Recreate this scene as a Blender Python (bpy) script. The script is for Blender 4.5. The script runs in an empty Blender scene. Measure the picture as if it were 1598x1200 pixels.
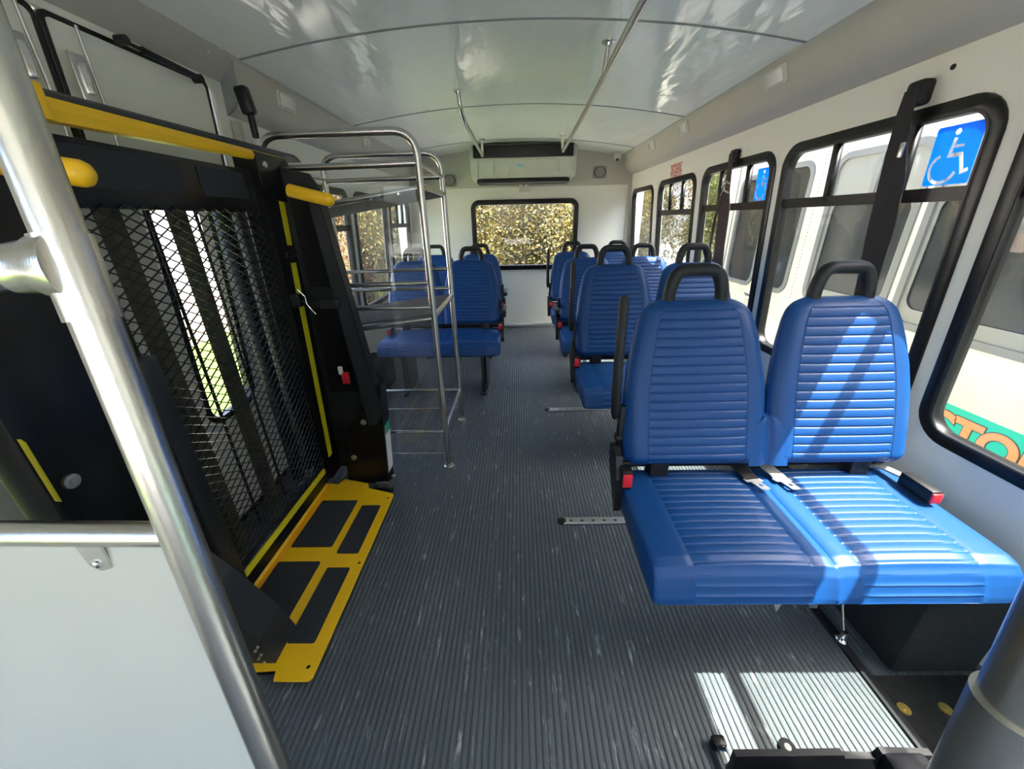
import bpy, bmesh, math, random
from mathutils import Vector, Matrix
from math import pi, sin, cos, radians as R
SC = bpy.context.scene
COL = SC.collection
random.seed(7)

# ------------------------------------------------------------------ camera
camd = bpy.data.cameras.new('camera')
cam = bpy.data.objects.new('camera', camd)
COL.objects.link(cam)
camd.sensor_width = 36.0
camd.lens = 595.0 / 1598.0 * 36.0
camd.clip_start = 0.02
camd.clip_end = 300
RM = Matrix(((0.99972, 0.01484, 0.01817), (0.0108, 0.3965, -0.91797), (-0.02083, 0.91791, 0.39623)))
cam.matrix_world = Matrix.Translation((0, 0, 1.28)) @ RM.to_4x4()
SC.camera = cam
# ------------------------------------------------------------------ light
SC.view_settings.view_transform = 'Standard'
SC.view_settings.look = 'None'
SC.view_settings.gamma = 1
SC.view_settings.use_curve_mapping = False
SC.view_settings.exposure = 2.4
wd = bpy.data.worlds.new('sky')
SC.world = wd
wd.use_nodes = True
wn = wd.node_tree
wn.nodes.clear()
wo = wn.nodes.new('ShaderNodeOutputWorld')
wb = wn.nodes.new('ShaderNodeBackground')
sk = wn.nodes.new('ShaderNodeTexSky')
sk.sky_type = 'NISHITA'
sk.sun_disc = False
sk.sun_elevation = R(61)
sk.sun_rotation = R(105)
sk.air_density = .7
sk.dust_density = 5.0
sk.ozone_density = 1.0
wb.inputs[1].default_value = 0.36
SC.cycles.diffuse_bounces = 8
SC.cycles.max_bounces = 14
SC.cycles.transparent_max_bounces = 24
wn.links.new(sk.outputs[0], wb.inputs[0])
wn.links.new(wb.outputs[0], wo.inputs[0])
sund = bpy.data.lights.new('sun', 'SUN')
sund.energy = 6.0
sund.angle = R(0.53)
sund.color = (1.0, 0.95, 0.86)
sun = bpy.data.objects.new('sun', sund)
COL.objects.link(sun)
sun.rotation_euler = Vector((-1, .27, -1.9)).to_track_quat('-Z', 'Y').to_euler()
sun.location = (6, -2, 12)

# ------------------------------------------------------------------ materials
MATS = {}
def mat(name, col, rough=.5, metal=0.0, bump=0.0, bscale=200, bdist=.001, var=0.0, vscale=8, spec=.5, coat=0.0,
        emis=None, aniso=0.0, stretch=None):
    m = bpy.data.materials.new(name)
    m.use_nodes = True
    nt = m.node_tree
    b = nt.nodes['Principled BSDF']
    b.inputs['Base Color'].default_value = (*col, 1)
    b.inputs['Roughness'].default_value = rough
    b.inputs['Metallic'].default_value = metal
    b.inputs['Specular IOR Level'].default_value = spec
    b.inputs['Coat Weight'].default_value = coat
    b.inputs['Coat Roughness'].default_value = .05
    tc = nt.nodes.new('ShaderNodeTexCoord')
    mp = nt.nodes.new('ShaderNodeMapping')
    if stretch: mp.inputs['Scale'].default_value = stretch
    nt.links.new(tc.outputs['Object'], mp.inputs[0])
    if var > 0:
        n = nt.nodes.new('ShaderNodeTexNoise')
        n.inputs['Scale'].default_value = vscale
        n.inputs['Detail'].default_value = 6
        nt.links.new(mp.outputs[0], n.inputs[0])
        mx = nt.nodes.new('ShaderNodeMix'); mx.data_type = 'RGBA'
        mx.inputs[6].default_value = (*[c * (1 - var) for c in col], 1)
        mx.inputs[7].default_value = (*[min(1, c * (1 + var)) for c in col], 1)
        nt.links.new(n.outputs[0], mx.inputs[0])
        nt.links.new(mx.outputs[2], b.inputs['Base Color'])
    if bump > 0:
        n2 = nt.nodes.new('ShaderNodeTexNoise')
        n2.inputs['Scale'].default_value = bscale
        n2.inputs['Detail'].default_value = 3
        nt.links.new(mp.outputs[0], n2.inputs[0])
        bp = nt.nodes.new('ShaderNodeBump')
        bp.inputs['Strength'].default_value = bump
        bp.inputs['Distance'].default_value = bdist
        nt.links.new(n2.outputs[0], bp.inputs['Height'])
        nt.links.new(bp.outputs[0], b.inputs['Normal'])
    if emis:
        b.inputs['Emission Color'].default_value = (*emis[:3], 1)
        b.inputs['Emission Strength'].default_value = emis[3]
    MATS[name] = m
    return m
wall_m = mat('white_fibreglass', (.80, .79, .70), .45, bump=.15, bscale=90, var=.03, vscale=2)
wall_low = wall_m
ceil_m = mat('glossy_gelcoat', (.88, .90, .85), .10, bump=.6, bscale=4.0, bdist=.010, stretch=(2.0, .6, 1))
cove_m = mat('beige_cove_vinyl', (.50, .48, .42), .5, bump=.1, bscale=150)
grey_m = mat('grey_cap', (.22, .24, .24), .6)
rub_m = mat('grey_ribbed_rubber', (.072, .089, .100), .50, var=.15, vscale=14, bump=.2, bscale=120, stretch=(1, .35, 1))
black_m = mat('black_gloss_steel', (.005, .005, .006), .28, spec=.35, bump=.12, bscale=40)
blackp_m = mat('black_plastic', (.008, .008, .009), .42, spec=.35, bump=.15, bscale=300)
foam_m = mat('black_foam_grip', (.010, .011, .012), .5, spec=.4, bump=.2, bscale=400)
gask_m = mat('black_window_frame', (.006, .006, .006), .30, spec=.4)
pad_m = mat('dark_grip_pad', (.022, .026, .034), .9, bump=.8, bscale=900)
yel_m = mat('safety_yellow_steel', (.93, .54, .010), .38, var=.04)
yelt_m = mat('yellow_tape', (.72, .62, .015), .45)
steel_m = mat('brushed_stainless', (.62, .60, .56), .26, 1.0, bump=.12, bscale=60, stretch=(12, 12, .4))
chrome_m = mat('chrome', (.8, .8, .8), .08, 1.0)
alu_m = mat('satin_aluminium', (.62, .62, .60), .35, 1.0)
alup_m = mat('pale_laminate_sheet', (.50, .51, .46), .40, bump=.15, bscale=60, var=.03, vscale=5)
vinyl_m = mat('blue_vinyl', (.004, .050, .185), .42, spec=.35, bump=.35, bscale=450, bdist=.0006, var=.06, vscale=10)
carpet_m = mat('grey_carpet', (.10, .10, .10), .95, bump=1, bscale=500, bdist=.003, var=.2, vscale=40)
red_m = mat('red_plastic', (.65, .02, .03), .3)
brass_m = mat('brass', (.55, .42, .12), .3, 1.0)
white_m = mat('white_print', (.8, .8, .8), .5)
offw_m = mat('offwhite_plastic', (.60, .59, .52), .4)
signb_m = mat('sign_blue', (.0, .32, .95), .4)
signb_m.node_tree.nodes['Principled BSDF'].inputs['Transmission Weight'].default_value = 0.0
_t = signb_m.node_tree.nodes.new('ShaderNodeBsdfTranslucent'); _t.inputs[0].default_value = (.0, .36, 1, 1)
_x = signb_m.node_tree.nodes.new('ShaderNodeMixShader'); _x.inputs[0].default_value = .6
signb_m.node_tree.links.new(signb_m.node_tree.nodes['Principled BSDF'].outputs[0], _x.inputs[1]); signb_m.node_tree.links.new(_t.outputs[0], _x.inputs[2]); signb_m.node_tree.links.new(_x.outputs[0], signb_m.node_tree.nodes['Material Output'].inputs[0])
redt_m = mat('red_print', (.6, .12, .09), .6)
greent_m = mat('green_print', (.02, .35, .22), .5)
lens_m = mat('lamp_lens', (.75, .75, .72), .12, coat=.6)
web_m = mat('black_webbing', (.015, .013, .014), .7, bump=.5, bscale=600)
webg_m = mat('grey_webbing', (.26, .25, .23), .7, bump=.5, bscale=600)
busw_m = mat('bus_white_paint', (.54, .54, .46), .30, coat=.3, var=.03, vscale=3)
busg_m = mat('bus_dark_glass', (.022, .025, .024), .15, spec=.22, var=.4, vscale=6, bump=.1, bscale=8)
busf_m = mat('bus_grey_frame', (.14, .145, .14), .4)
busc_m = mat('bus_mid_grey', (.20, .205, .18), .5)
teal_m = mat('teal_stripe', (.012, .42, .30), .35)
oran_m = mat('orange_letter', (.80, .26, .10), .4)
dark_m = mat('dark_outline', (.05, .06, .05), .5)
asph_m = mat('asphalt', (.30, .29, .27), .9, bump=.6, bscale=60, bdist=.01, var=.15, vscale=6)
grass_m = mat('grass', (.16, .30, .04), .9, bump=1, bscale=120, bdist=.03, var=.35, vscale=20)
pink_m = mat('pale_brick_ground', (.42, .30, .24), .9, bump=.5, bscale=30, bdist=.01, var=.25, vscale=30)
bark_m = mat('bark', (.10, .075, .05), .9, bump=1, bscale=30, bdist=.02)
bldg_m = mat('grey_siding', (.30, .31, .31), .7, var=.05)
fence_m = mat('white_fence', (.7, .7, .68), .6)
olive_m = mat('olive_grey_steel', (.075, .07, .045), .45)
dgrey_m = mat('dark_grey_steel', (.020, .022, .025), .35, spec=.4, bump=.15, bscale=40)

def glass(name, tint, refl=.09, rough=.0, dirt=0.0):
    m = bpy.data.materials.new(name); m.use_nodes = True
    nt = m.node_tree; nt.nodes.clear()
    o = nt.nodes.new('ShaderNodeOutputMaterial')
    t = nt.nodes.new('ShaderNodeBsdfTransparent'); t.inputs[0].default_value = (*tint, 1)
    g = nt.nodes.new('ShaderNodeBsdfGlossy'); g.inputs['Roughness'].default_value = rough
    lw = nt.nodes.new('ShaderNodeLayerWeight'); lw.inputs[0].default_value = .5
    pw = nt.nodes.new('ShaderNodeMath'); pw.operation = 'POWER'; pw.inputs[1].default_value = 5.0
    f = nt.nodes.new('ShaderNodeMath'); f.operation = 'MULTIPLY_ADD'; f.inputs[1].default_value = .8; f.inputs[2].default_value = refl * .4
    nt.links.new(lw.outputs['Facing'], pw.inputs[0]); nt.links.new(pw.outputs[0], f.inputs[0])
    mx = nt.nodes.new('ShaderNodeMixShader')
    nt.links.new(f.outputs[0], mx.inputs[0])
    nt.links.new(t.outputs[0], mx.inputs[1]); nt.links.new(g.outputs[0], mx.inputs[2])
    last = mx
    if dirt > 0:
        d = nt.nodes.new('ShaderNodeBsdfDiffuse'); d.inputs[0].default_value = (.7, .7, .7, 1)
        n = nt.nodes.new('ShaderNodeTexNoise'); n.inputs['Scale'].default_value = 12; n.inputs['Detail'].default_value = 8
        mm = nt.nodes.new('ShaderNodeMath'); mm.operation = 'MULTIPLY'; mm.inputs[1].default_value = dirt
        nt.links.new(n.outputs[0], mm.inputs[0])
        m2 = nt.nodes.new('ShaderNodeMixShader')
        nt.links.new(mm.outputs[0], m2.inputs[0]); nt.links.new(mx.outputs[0], m2.inputs[1]); nt.links.new(d.outputs[0], m2.inputs[2])
        last = m2
    nt.links.new(last.outputs[0], o.inputs[0])
    MATS[name] = m
    return m
glass_m = glass('window_glass', (.97, .98, .975), dirt=.02)
tint_m = glass('tinted_window_glass', (.88, .90, .89), dirt=.04)
acry_m = glass('clear_acrylic', (.94, .95, .95), dirt=.07)

def leafmat(name, cols, rough=.6):
    m = bpy.data.materials.new(name); m.use_nodes = True
    nt = m.node_tree; b = nt.nodes['Principled BSDF']
    b.inputs['Roughness'].default_value = rough
    gi = nt.nodes.new('ShaderNodeNewGeometry')
    cr = nt.nodes.new('ShaderNodeValToRGB')
    cr.color_ramp.interpolation = 'CONSTANT'
    els = cr.color_ramp.elements
    while len(els) < len(cols): els.new(.5)
    for i, c in enumerate(cols):
        els[i].position = i / len(cols); els[i].color = (*c, 1)
    nt.links.new(gi.outputs['Random Per Island'], cr.inputs[0])
    nt.links.new(cr.outputs[0], b.inputs['Base Color'])
    tr = nt.nodes.new('ShaderNodeBsdfTranslucent'); nt.links.new(cr.outputs[0], tr.inputs[0])
    mx = nt.nodes.new('ShaderNodeMixShader'); mx.inputs[0].default_value = .4
    out = nt.nodes['Material Output']
    nt.links.new(b.outputs[0], mx.inputs[1]); nt.links.new(tr.outputs[0], mx.inputs[2]); nt.links.new(mx.outputs[0], out.inputs[0])
    return m
leaf_y = leafmat('yellow_green_leaves', [(.075, .070, .006), (.13, .105, .008), (.03, .038, .005), (.18, .12, .010), (.28, .25, .08), (.014, .018, .003), (.09, .062, .006)])
leaf_r = leafmat('russet_leaves', [(.24, .11, .045), (.20, .13, .04), (.33, .20, .09), (.08, .05, .02), (.22, .18, .05), (.45, .37, .26)])
leaf_g = leafmat('green_leaves', [(.08, .13, .02), (.15, .20, .03), (.05, .08, .015), (.25, .27, .06), (.30, .24, .10)])

# ------------------------------------------------------------------ mesh helpers
class MB:
    def __init__(s): s.bm = bmesh.new()
    def box(s, x0, x1, y0, y1, z0, z1, bev=0, rot=None, seg=2):
        c = Vector(((x0 + x1) / 2, (y0 + y1) / 2, (z0 + z1) / 2))
        r = bmesh.ops.create_cube(s.bm, size=1)
        vs = r['verts']
        for v in vs: v.co = Vector((v.co.x * (x1 - x0), v.co.y * (y1 - y0), v.co.z * (z1 - z0)))
        if bev > 0:
            es = list({e for v in vs for e in v.link_edges})
            rr = bmesh.ops.bevel(s.bm, geom=es, offset=bev, segments=seg, profile=.5, affect='EDGES')
            vs = list({v for f in rr['faces'] for v in f.verts} | {v for v in vs if v.is_valid})
        for v in vs:
            co = v.co.copy()
            if rot: co.rotate(rot)
            v.co = co + c
        return s
    def tube(s, pts, r, n=14, caps=True, closed=False):
        pts = [Vector(p) for p in pts]
        rings = []
        N = len(pts)
        up = None
        for i, p in enumerate(pts):
            if closed: d = (pts[(i + 1) % N] - pts[i - 1]).normalized()
            elif i == 0: d = (pts[1] - p).normalized()
            elif i == N - 1: d = (p - pts[i - 1]).normalized()
            else:
                d = ((pts[i + 1] - p).normalized() + (p - pts[i - 1]).normalized()).normalized()
            if up is None:
                up = Vector((0, 0, 1)) if abs(d.z) < .9 else Vector((0, 1, 0))
            a = d.cross(up).normalized(); b = a.cross(d).normalized(); up = b
            rr = r[i] if isinstance(r, (list, tuple)) else r
            rings.append([s.bm.verts.new(p + a * (rr * cos(2 * pi * k / n)) + b * (rr * sin(2 * pi * k / n))) for k in range(n)])
        M = N if closed else N - 1
        for i in range(M):
            A, B = rings[i], rings[(i + 1) % N]
            for k in range(n):
                s.bm.faces.new((A[k], A[(k + 1) % n], B[(k + 1) % n], B[k]))
        if caps and not closed:
            s.bm.faces.new(rings[0][::-1]); s.bm.faces.new(rings[-1])
        return s
    def lathe(s, c, axis, prof, n=24):
        # prof: (distance along axis, radius)
        ax = Vector(axis).normalized()
        u = Vector((0, 0, 1)) if abs(ax.z) < .9 else Vector((1, 0, 0))
        a = ax.cross(u).normalized(); b = ax.cross(a)
        c = Vector(c); rings = []
        for t, r in prof:
            rings.append([s.bm.verts.new(c + ax * t + a * (r * cos(2 * pi * k / n)) + b * (r * sin(2 * pi * k / n))) for k in range(n)])
        for A, B in zip(rings, rings[1:]):
            for k in range(n): s.bm.faces.new((A[k], A[(k + 1) % n], B[(k + 1) % n], B[k]))
        s.bm.faces.new(rings[0][::-1]); s.bm.faces.new(rings[-1])
        return s
    def prism(s, pts, fn0, fn1):
        # pts 2d polygon, fn0/fn1 map (a,b)->3d for the two faces
        A = [s.bm.verts.new(fn0(*p)) for p in pts]; B = [s.bm.verts.new(fn1(*p)) for p in pts]
        s.bm.faces.new(A[::-1]); s.bm.faces.new(B)
        n = len(pts)
        for i in range(n): s.bm.faces.new((A[i], A[(i + 1) % n], B[(i + 1) % n], B[i]))
        return s
    def ribbon(s, pts, w, t=.002):
        # pts: list of (centre, widthdir); flat strap
        rows = []
        P = [Vector(p) for p, _ in pts]
        for i, (p, wd_) in enumerate(pts):
            p = Vector(p); wv = Vector(wd_).normalized()
            d = (P[min(i + 1, len(P) - 1)] - P[max(i - 1, 0)]).normalized()
            nn = wv.cross(d).normalized()
            ww = w[i] if isinstance(w, (list, tuple)) else w
            rows.append([s.bm.verts.new(p + wv * a * ww / 2 + nn * b * t / 2) for a, b in ((-1, -1), (1, -1), (1, 1), (-1, 1))])
        for A, B in zip(rows, rows[1:]):
            for k in range(4): s.bm.faces.new((A[k], A[(k + 1) % 4], B[(k + 1) % 4], B[k]))
        s.bm.faces.new(rows[0][::-1]); s.bm.faces.new(rows[-1])
        return s
    def grid(s, rows, close_u=False):
        V = [[s.bm.verts.new(p) for p in r] for r in rows]
        n = len(V[0])
        for A, B in zip(V, V[1:]):
            for k in range(n if close_u else n - 1):
                s.bm.faces.new((A[k], A[(k + 1) % n], B[(k + 1) % n], B[k]))
        return V
    def build(s, name, m, parent=None, smooth=True, angle=35):
        bmesh.ops.recalc_face_normals(s.bm, faces=s.bm.faces)
        me = bpy.data.meshes.new(name)
        s.bm.to_mesh(me); s.bm.free()
        return link(name, me, m, parent, smooth, angle)
def link(name, me, m, parent=None, smooth=True, angle=35):
    if m and not me.materials: me.materials.append(m)
    if smooth:
        me.shade_smooth()
        try: me.set_sharp_from_angle(angle=R(angle))
        except Exception: pass
    o = bpy.data.objects.new(name, me)
    COL.objects.link(o)
    if parent: o.parent = parent; 
    return o
def kid(o, parent):
    # parent with world coordinates kept (all prototypes are built in the parent's frame)
    o.parent = parent
    return o
def tag(o, label=None, cat=None, group=None, kind=None):
    if label: o['label'] = label
    if cat: o['category'] = cat
    if group: o['group'] = group
    if kind: o['kind'] = kind
    return o
def empty(name, loc, label=None, cat=None, group=None):
    o = bpy.data.objects.new(name, None); COL.objects.link(o); o.location = loc
    o.empty_display_size = .1
    return tag(o, label, cat, group)
def world_kids(root):
    # parts were modelled in world coordinates: give them the offset that cancels the root's location
    T = Matrix.Translation(root.location).inverted()
    for c in root.children:
        c.data.transform(T) if c.type == 'MESH' else None
        for g in c.children:
            g.data.transform(T)
def rrect(x0, x1, y0, y1, r, n=7):
    out = []
    for cx, cy, a0 in ((x1 - r, y1 - r, 0), (x0 + r, y1 - r, 90), (x0 + r, y0 + r, 180), (x1 - r, y0 + r, 270)):
        for k in range(n + 1):
            a = R(a0 + 90 * k / n)
            out.append((cx + r * cos(a), cy + r * sin(a)))
    return out
def plate_mesh(loops, half, bev=0):
    # filled 2D curve with holes, extruded +-half -> mesh data in local xy, z = thickness
    cu = bpy.data.curves.new('plate', 'CURVE'); cu.dimensions = '2D'; cu.fill_mode = 'BOTH'
    cu.extrude = half; cu.bevel_depth = bev; cu.bevel_resolution = 1
    for L in loops:
        sp = cu.splines.new('POLY'); sp.points.add(len(L) - 1)
        for p, q in zip(sp.points, L): p.co = (q[0], q[1], 0, 1)
        sp.use_cyclic_u = True
    o = bpy.data.objects.new('plate', cu); COL.objects.link(o)
    dg = bpy.context.evaluated_depsgraph_get()
    me = bpy.data.meshes.new_from_object(o.evaluated_get(dg))
    bpy.data.objects.remove(o); bpy.data.curves.remove(cu)
    me.materials.clear()
    return me
def text_mesh(txt, size, half=.0005, offset=0.0, shear=0.0, spacing=1.0, align='CENTER'):
    cu = bpy.data.curves.new('text', 'FONT'); cu.body = txt; cu.size = size; cu.extrude = half
    cu.offset = offset; cu.shear = shear; cu.space_character = spacing; cu.align_x = align; cu.align_y = 'CENTER'
    o = bpy.data.objects.new('text', cu); COL.objects.link(o)
    dg = bpy.context.evaluated_depsgraph_get()
    me = bpy.data.meshes.new_from_object(o.evaluated_get(dg))
    bpy.data.objects.remove(o); bpy.data.curves.remove(cu)
    me.materials.clear()
    return me
def mapped(me, fn):
    for v in me.vertices: v.co = fn(*v.co)
    # fix normals
    bm = bmesh.new(); bm.from_mesh(me); bmesh.ops.remove_doubles(bm, verts=bm.verts, dist=1e-6)
    bmesh.ops.recalc_face_normals(bm, faces=bm.faces); bm.to_mesh(me); bm.free()
    return me
def copy_tree(o, parent=None, loc=None):
    c = o.copy(); COL.objects.link(c)
    c.parent = parent
    if loc is not None: c.location = loc
    for ch in list(o.children): copy_tree(ch, c)
    return c
def smooth_path(pts, r=.05, n=6):
    # round the corners of a polyline
    P = [Vector(p) for p in pts]; out = [P[0]]
    for i in range(1, len(P) - 1):
        a = (P[i - 1] - P[i]); b = (P[i + 1] - P[i])
        rr = min(r, a.length * .45, b.length * .45)
        p0 = P[i] + a.normalized() * rr; p2 = P[i] + b.normalized() * rr
        for k in range(n + 1):
            t = k / n
            out.append(p0.lerp(P[i], t).lerp(P[i].lerp(p2, t), t))
    out.append(P[-1])
    return out

# ================================================================== room shell
YR, YF = 4.85, -2.4
LEAN = .06
XR = lambda z: 1.295 + LEAN * (1.71 - z)
XL = lambda z: -1.20 - LEAN * (1.71 - z)
fR = lambda a, b, c: Vector((XR(b) + c, a, b))          # plate local (Y, z, outward) -> world, right wall
fL = lambda a, b, c: Vector((XL(b) - c, a, b))

# floor: ribbed rubber, every rib its own ridge
def build_floor():
    m = MB()
    x0, x1, p = -1.32, 1.42, .0177
    prof = []
    x = x0
    while x < x1 - 1e-6:
        prof += [(x, -.0035), (x + .0045, -.0035), (x + .0065, -.0008), (x + .009, 0), (x + .0135, 0), (x + .016, -.0008)]
        x += p
    prof.append((x, -.0035))
    m.grid([[Vector((a, YF, b)) for a, b in prof], [Vector((a, YR, b)) for a, b in prof]])
    o = m.build('floor', rub_m, angle=20)
    tag(o, kind='structure')
    s = MB(); s.box(x0, 1.44, YF, YR, -.12, -.006)
    u = s.build('subfloor', blackp_m, o)
    # black rubber step and cove along the right wall beside the front seat
    for nm, args, mm in (('floor_edge_strip', (1.018, 1.045, -.4, 1.5, -.003, .006), dgrey_m),):
        e = MB(); e.box(*args, bev=.002); e.build(nm, mm, o)
    return o
floor = build_floor()
# scuffs on the floor: worn streaks in the rubber's colour
def scuff_nodes():
    nt = rub_m.node_tree; b = nt.nodes['Principled BSDF']
    tc = nt.nodes.new('ShaderNodeTexCoord'); mp = nt.nodes.new('ShaderNodeMapping'); mp.inputs['Scale'].default_value = (30, 5, 1)
    n = nt.nodes.new('ShaderNodeTexNoise'); n.inputs['Scale'].default_value = 1.6; n.inputs['Detail'].default_value = 9; n.inputs['Roughness'].default_value = .7
    cr = nt.nodes.new('ShaderNodeValToRGB'); cr.color_ramp.elements[0].position = .585; cr.color_ramp.elements[1].position = .68
    cr.color_ramp.elements[0].color = (0, 0, 0, 1); cr.color_ramp.elements[1].color = (.7, .7, .7, 1)
    old = b.inputs['Base Color'].links[0].from_socket
    mx = nt.nodes.new('ShaderNodeMix'); mx.data_type = 'RGBA'; mx.inputs[7].default_value = (.45, .48, .50, 1)
    nt.links.new(tc.outputs['Object'], mp.inputs[0]); nt.links.new(mp.outputs[0], n.inputs[0]); nt.links.new(n.outputs[0], cr.inputs[0])
    nt.links.new(cr.outputs[0], mx.inputs[0]); nt.links.new(old, mx.inputs[6]); nt.links.new(mx.outputs[2], b.inputs['Base Color'])
scuff_nodes()

# windows: (name, y0, y1, z0, z1, rail?, mullions)
RW = [('window_1', .22, 1.165, .585, 1.575, 1.325, []),
      ('window_2', 1.222, 2.145, .585, 1.575, 1.325, [1.50, 1.83]),
      ('window_3', 2.205, 3.03, .585, 1.575, 1.325, [2.47, 2.78]),
      ('window_4', 3.125, 3.93, .585, 1.57, 1.31, [3.40, 3.66]),
      ('window_5', 4.06, 4.78, .60, 1.56, None, [])]
LW = [('window_6', 2.22, 3.05, .60, 1.50, 1.25, [2.72]),
      ('window_7', 3.13, 3.92, .60, 1.50, None, []),
      ('window_8', 4.00, 4.74, .60, 1.50, 1.25, [4.3, 4.5])]
def wall(name, fn, wins, extra):
    loops = [[(YF, -.05), (YR + .02, -.05), (YR + .02, 2.02), (YF, 2.02)]]
    for w in wins: loops.append(rrect(w[1] + .02, w[2] - .02, w[3] + .02, w[4] - .02, .085))
    for e in extra: loops.append(rrect(*e, .03))
    me = mapped(plate_mesh(loops, .02), lambda a, b, c: fn(a, b, c + .02))
    o = link(name, me, wall_m, None, False)
    tag(o, kind='structure')
    return o
wall_r = wall('wall_right', fR, RW, [(-1.35, -.35, -.02, 1.75), (-2.1, -1.5, .7, 1.6)])
DOORH = (.60, 1.84, -.03, 1.80)     # hole for the lift doors
wall_l = wall('wall_left', fL, LW, [DOORH, (-2.2, -.25, .60, 1.68)])
def window(w, fn, side):
    nm, y0, y1, z0, z1, rail, mull = w
    # frame ring with rounded corners, deeper than the wall
    outer = rrect(y0, y1, z0, z1, .10); inner = rrect(y0 + .036, y1 - .036, z0 + .036, z1 - .036, .07)
    me = mapped(plate_mesh([outer, inner], .016, .004), lambda a, b, c: fn(a, b, c + .012))
    o = link(nm, me, gask_m); tag(o, kind='structure')
    iy0, iy1, iz0, iz1 = y0 + .034, y1 - .034, z0 + .034, z1 - .034
    g = .0
    def bar(name, a0, a1, b0, b1, d=.012):
        m = plate_mesh([[(a0, b0), (a1, b0), (a1, b1), (a0, b1)]], d)
        return link(name, mapped(m, lambda a, b, c: fn(a, b, c + .014)), gask_m, o, False)
    def pane(a0, a1, b0, b1, mm, rr=.012, corner='all'):
        L = rrect(a0, a1, b0, b1, rr)
        m = plate_mesh([L], .002)
        return link('pane', mapped(m, lambda a, b, c: fn(a, b, c + .014)), mm, o, False)
    if rail:
        bar('rail', iy0, iy1, rail - .02, rail + .02)
        ys = [iy0] + mull + [iy1]
        for a in mull: bar('mullion', a - .012, a + .012, rail, iz1)
        for a, b in zip(ys, ys[1:]): pane(a, b, rail, iz1, glass_m)
        pane(iy0, iy1, iz0, rail, tint_m if side == 'R' else glass_m, .05)
    else:
        pane(iy0, iy1, iz0, iz1, glass_m, .06)
    # thin metallic bead inside the frame
    m2 = mapped(plate_mesh([rrect(y0 + .030, y1 - .030, z0 + .030, z1 - .030, .074), rrect(y0 + .037, y1 - .037, z0 + .037, z1 - .037, .070)], .003),
                lambda a, b, c: fn(a, b, c - .006))
    link('glazing_bead', m2, dgrey_m, o)
    return o
for w in RW: window(w, fR, 'R')
for w in LW: window(w, fL, 'L')
# rear wall with its window
fB = lambda a, b, c: Vector((a, YR + c, b))
rw = (-.52, .71, .725, 1.49)
me = mapped(plate_mesh([[(-1.4, -.05), (1.45, -.05), (1.45, 2.05), (-1.4, 2.05)], rrect(rw[0] + .02, rw[1] - .02, rw[2] + .02, rw[3] - .02, .07)], .02), lambda a, b, c: fB(a, b, c + .02))
wall_b = link('wall_rear', me, wall_m, None, False); tag(wall_b, kind='structure')
me = mapped(plate_mesh([rrect(*rw, .09), rrect(rw[0] + .045, rw[1] - .045, rw[2] + .045, rw[3] - .045, .05)], .028, .004), lambda a, b, c: fB(a, b, c + .0))
wr = link('window_9', me, gask_m); tag(wr, kind='structure')
link('pane', mapped(plate_mesh([rrect(rw[0] + .04, rw[1] - .04, rw[2] + .04, rw[3] - .04, .05)], .002), fB), glass_m, wr, False)
# rear upper panel, corner trims
m = MB(); m.box(-1.2, 1.30, YR - .025, YR, 1.62, 1.99, bev=.006)
t = m.build('trim_1', cove_m); tag(t, kind='structure')
m = MB(); m.box(1.265, 1.325, YR - .03, YR, .6, 1.615, bev=.008); tag(m.build('trim_2', cove_m), kind='structure')
m = MB(); m.box(-1.245, 1.36, YR - .02, YR, 0, .05, bev=.006); tag(m.build('baseboard_rear', alu_m), kind='structure')
# front end of the bus behind the camera: bulkhead with a big windscreen
me = mapped(plate_mesh([[(-1.4, -.05), (1.45, -.05), (1.45, 2.05), (-1.4, 2.05)], rrect(-1.12, 1.12, .60, 1.85, .12)], .02), lambda a, b, c: Vector((a, YF + c, b)))
tag(link('wall_front', me, wall_m, None, False), kind='structure')
me = mapped(plate_mesh([rrect(-1.16, 1.16, .56, 1.89, .14), rrect(-1.10, 1.10, .62, 1.83, .10)], .03), lambda a, b, c: Vector((a, YF + c, b)))
wf = link('window_10', me, gask_m); tag(wf, kind='structure')
link('pane', mapped(plate_mesh([rrect(-1.11, 1.11, .61, 1.84, .1)], .002), lambda a, b, c: Vector((a, YF + c, b))), glass_m, wf, False)
for nm, fn, e in (('window_11', fR, (-2.1, -1.5, .7, 1.6)), ('window_12', fL, (-2.2, -.25, .60, 1.68))):
    o = link(nm, mapped(plate_mesh([rrect(e[0] - .02, e[1] + .02, e[2] - .02, e[3] + .02, .05), rrect(e[0] + .02, e[1] - .02, e[2] + .02, e[3] - .02, .03)], .03), lambda a, b, c: fn(a, b, c + .02)), gask_m)
    tag(o, kind='structure')
    link('pane', mapped(plate_mesh([rrect(e[0] + .01, e[1] - .01, e[2] + .01, e[3] - .01, .03)], .002), lambda a, b, c: fn(a, b, c + .02)), glass_m, o, False)
# entry door glass behind the camera
e = (-1.35, -.35, -.02, 1.75)
o = link('door_3', mapped(plate_mesh([rrect(*e, .03), rrect(e[0] + .05, -.87, e[2] + .06, e[3] - .05, .03), rrect(-.83, e[1] - .05, e[2] + .06, e[3] - .05, .03)], .015), lambda a, b, c: fR(a, b, c + .02)), gask_m)
tag(o, kind='structure')
for a0, a1 in ((e[0] + .04, -.86), (-.84, e[1] - .04)):
    link('pane', mapped(plate_mesh([rrect(a0, a1, e[2] + .05, e[3] - .04, .03)], .002), lambda a, b, c: fR(a, b, c + .02)), glass_m, o, False)

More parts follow.
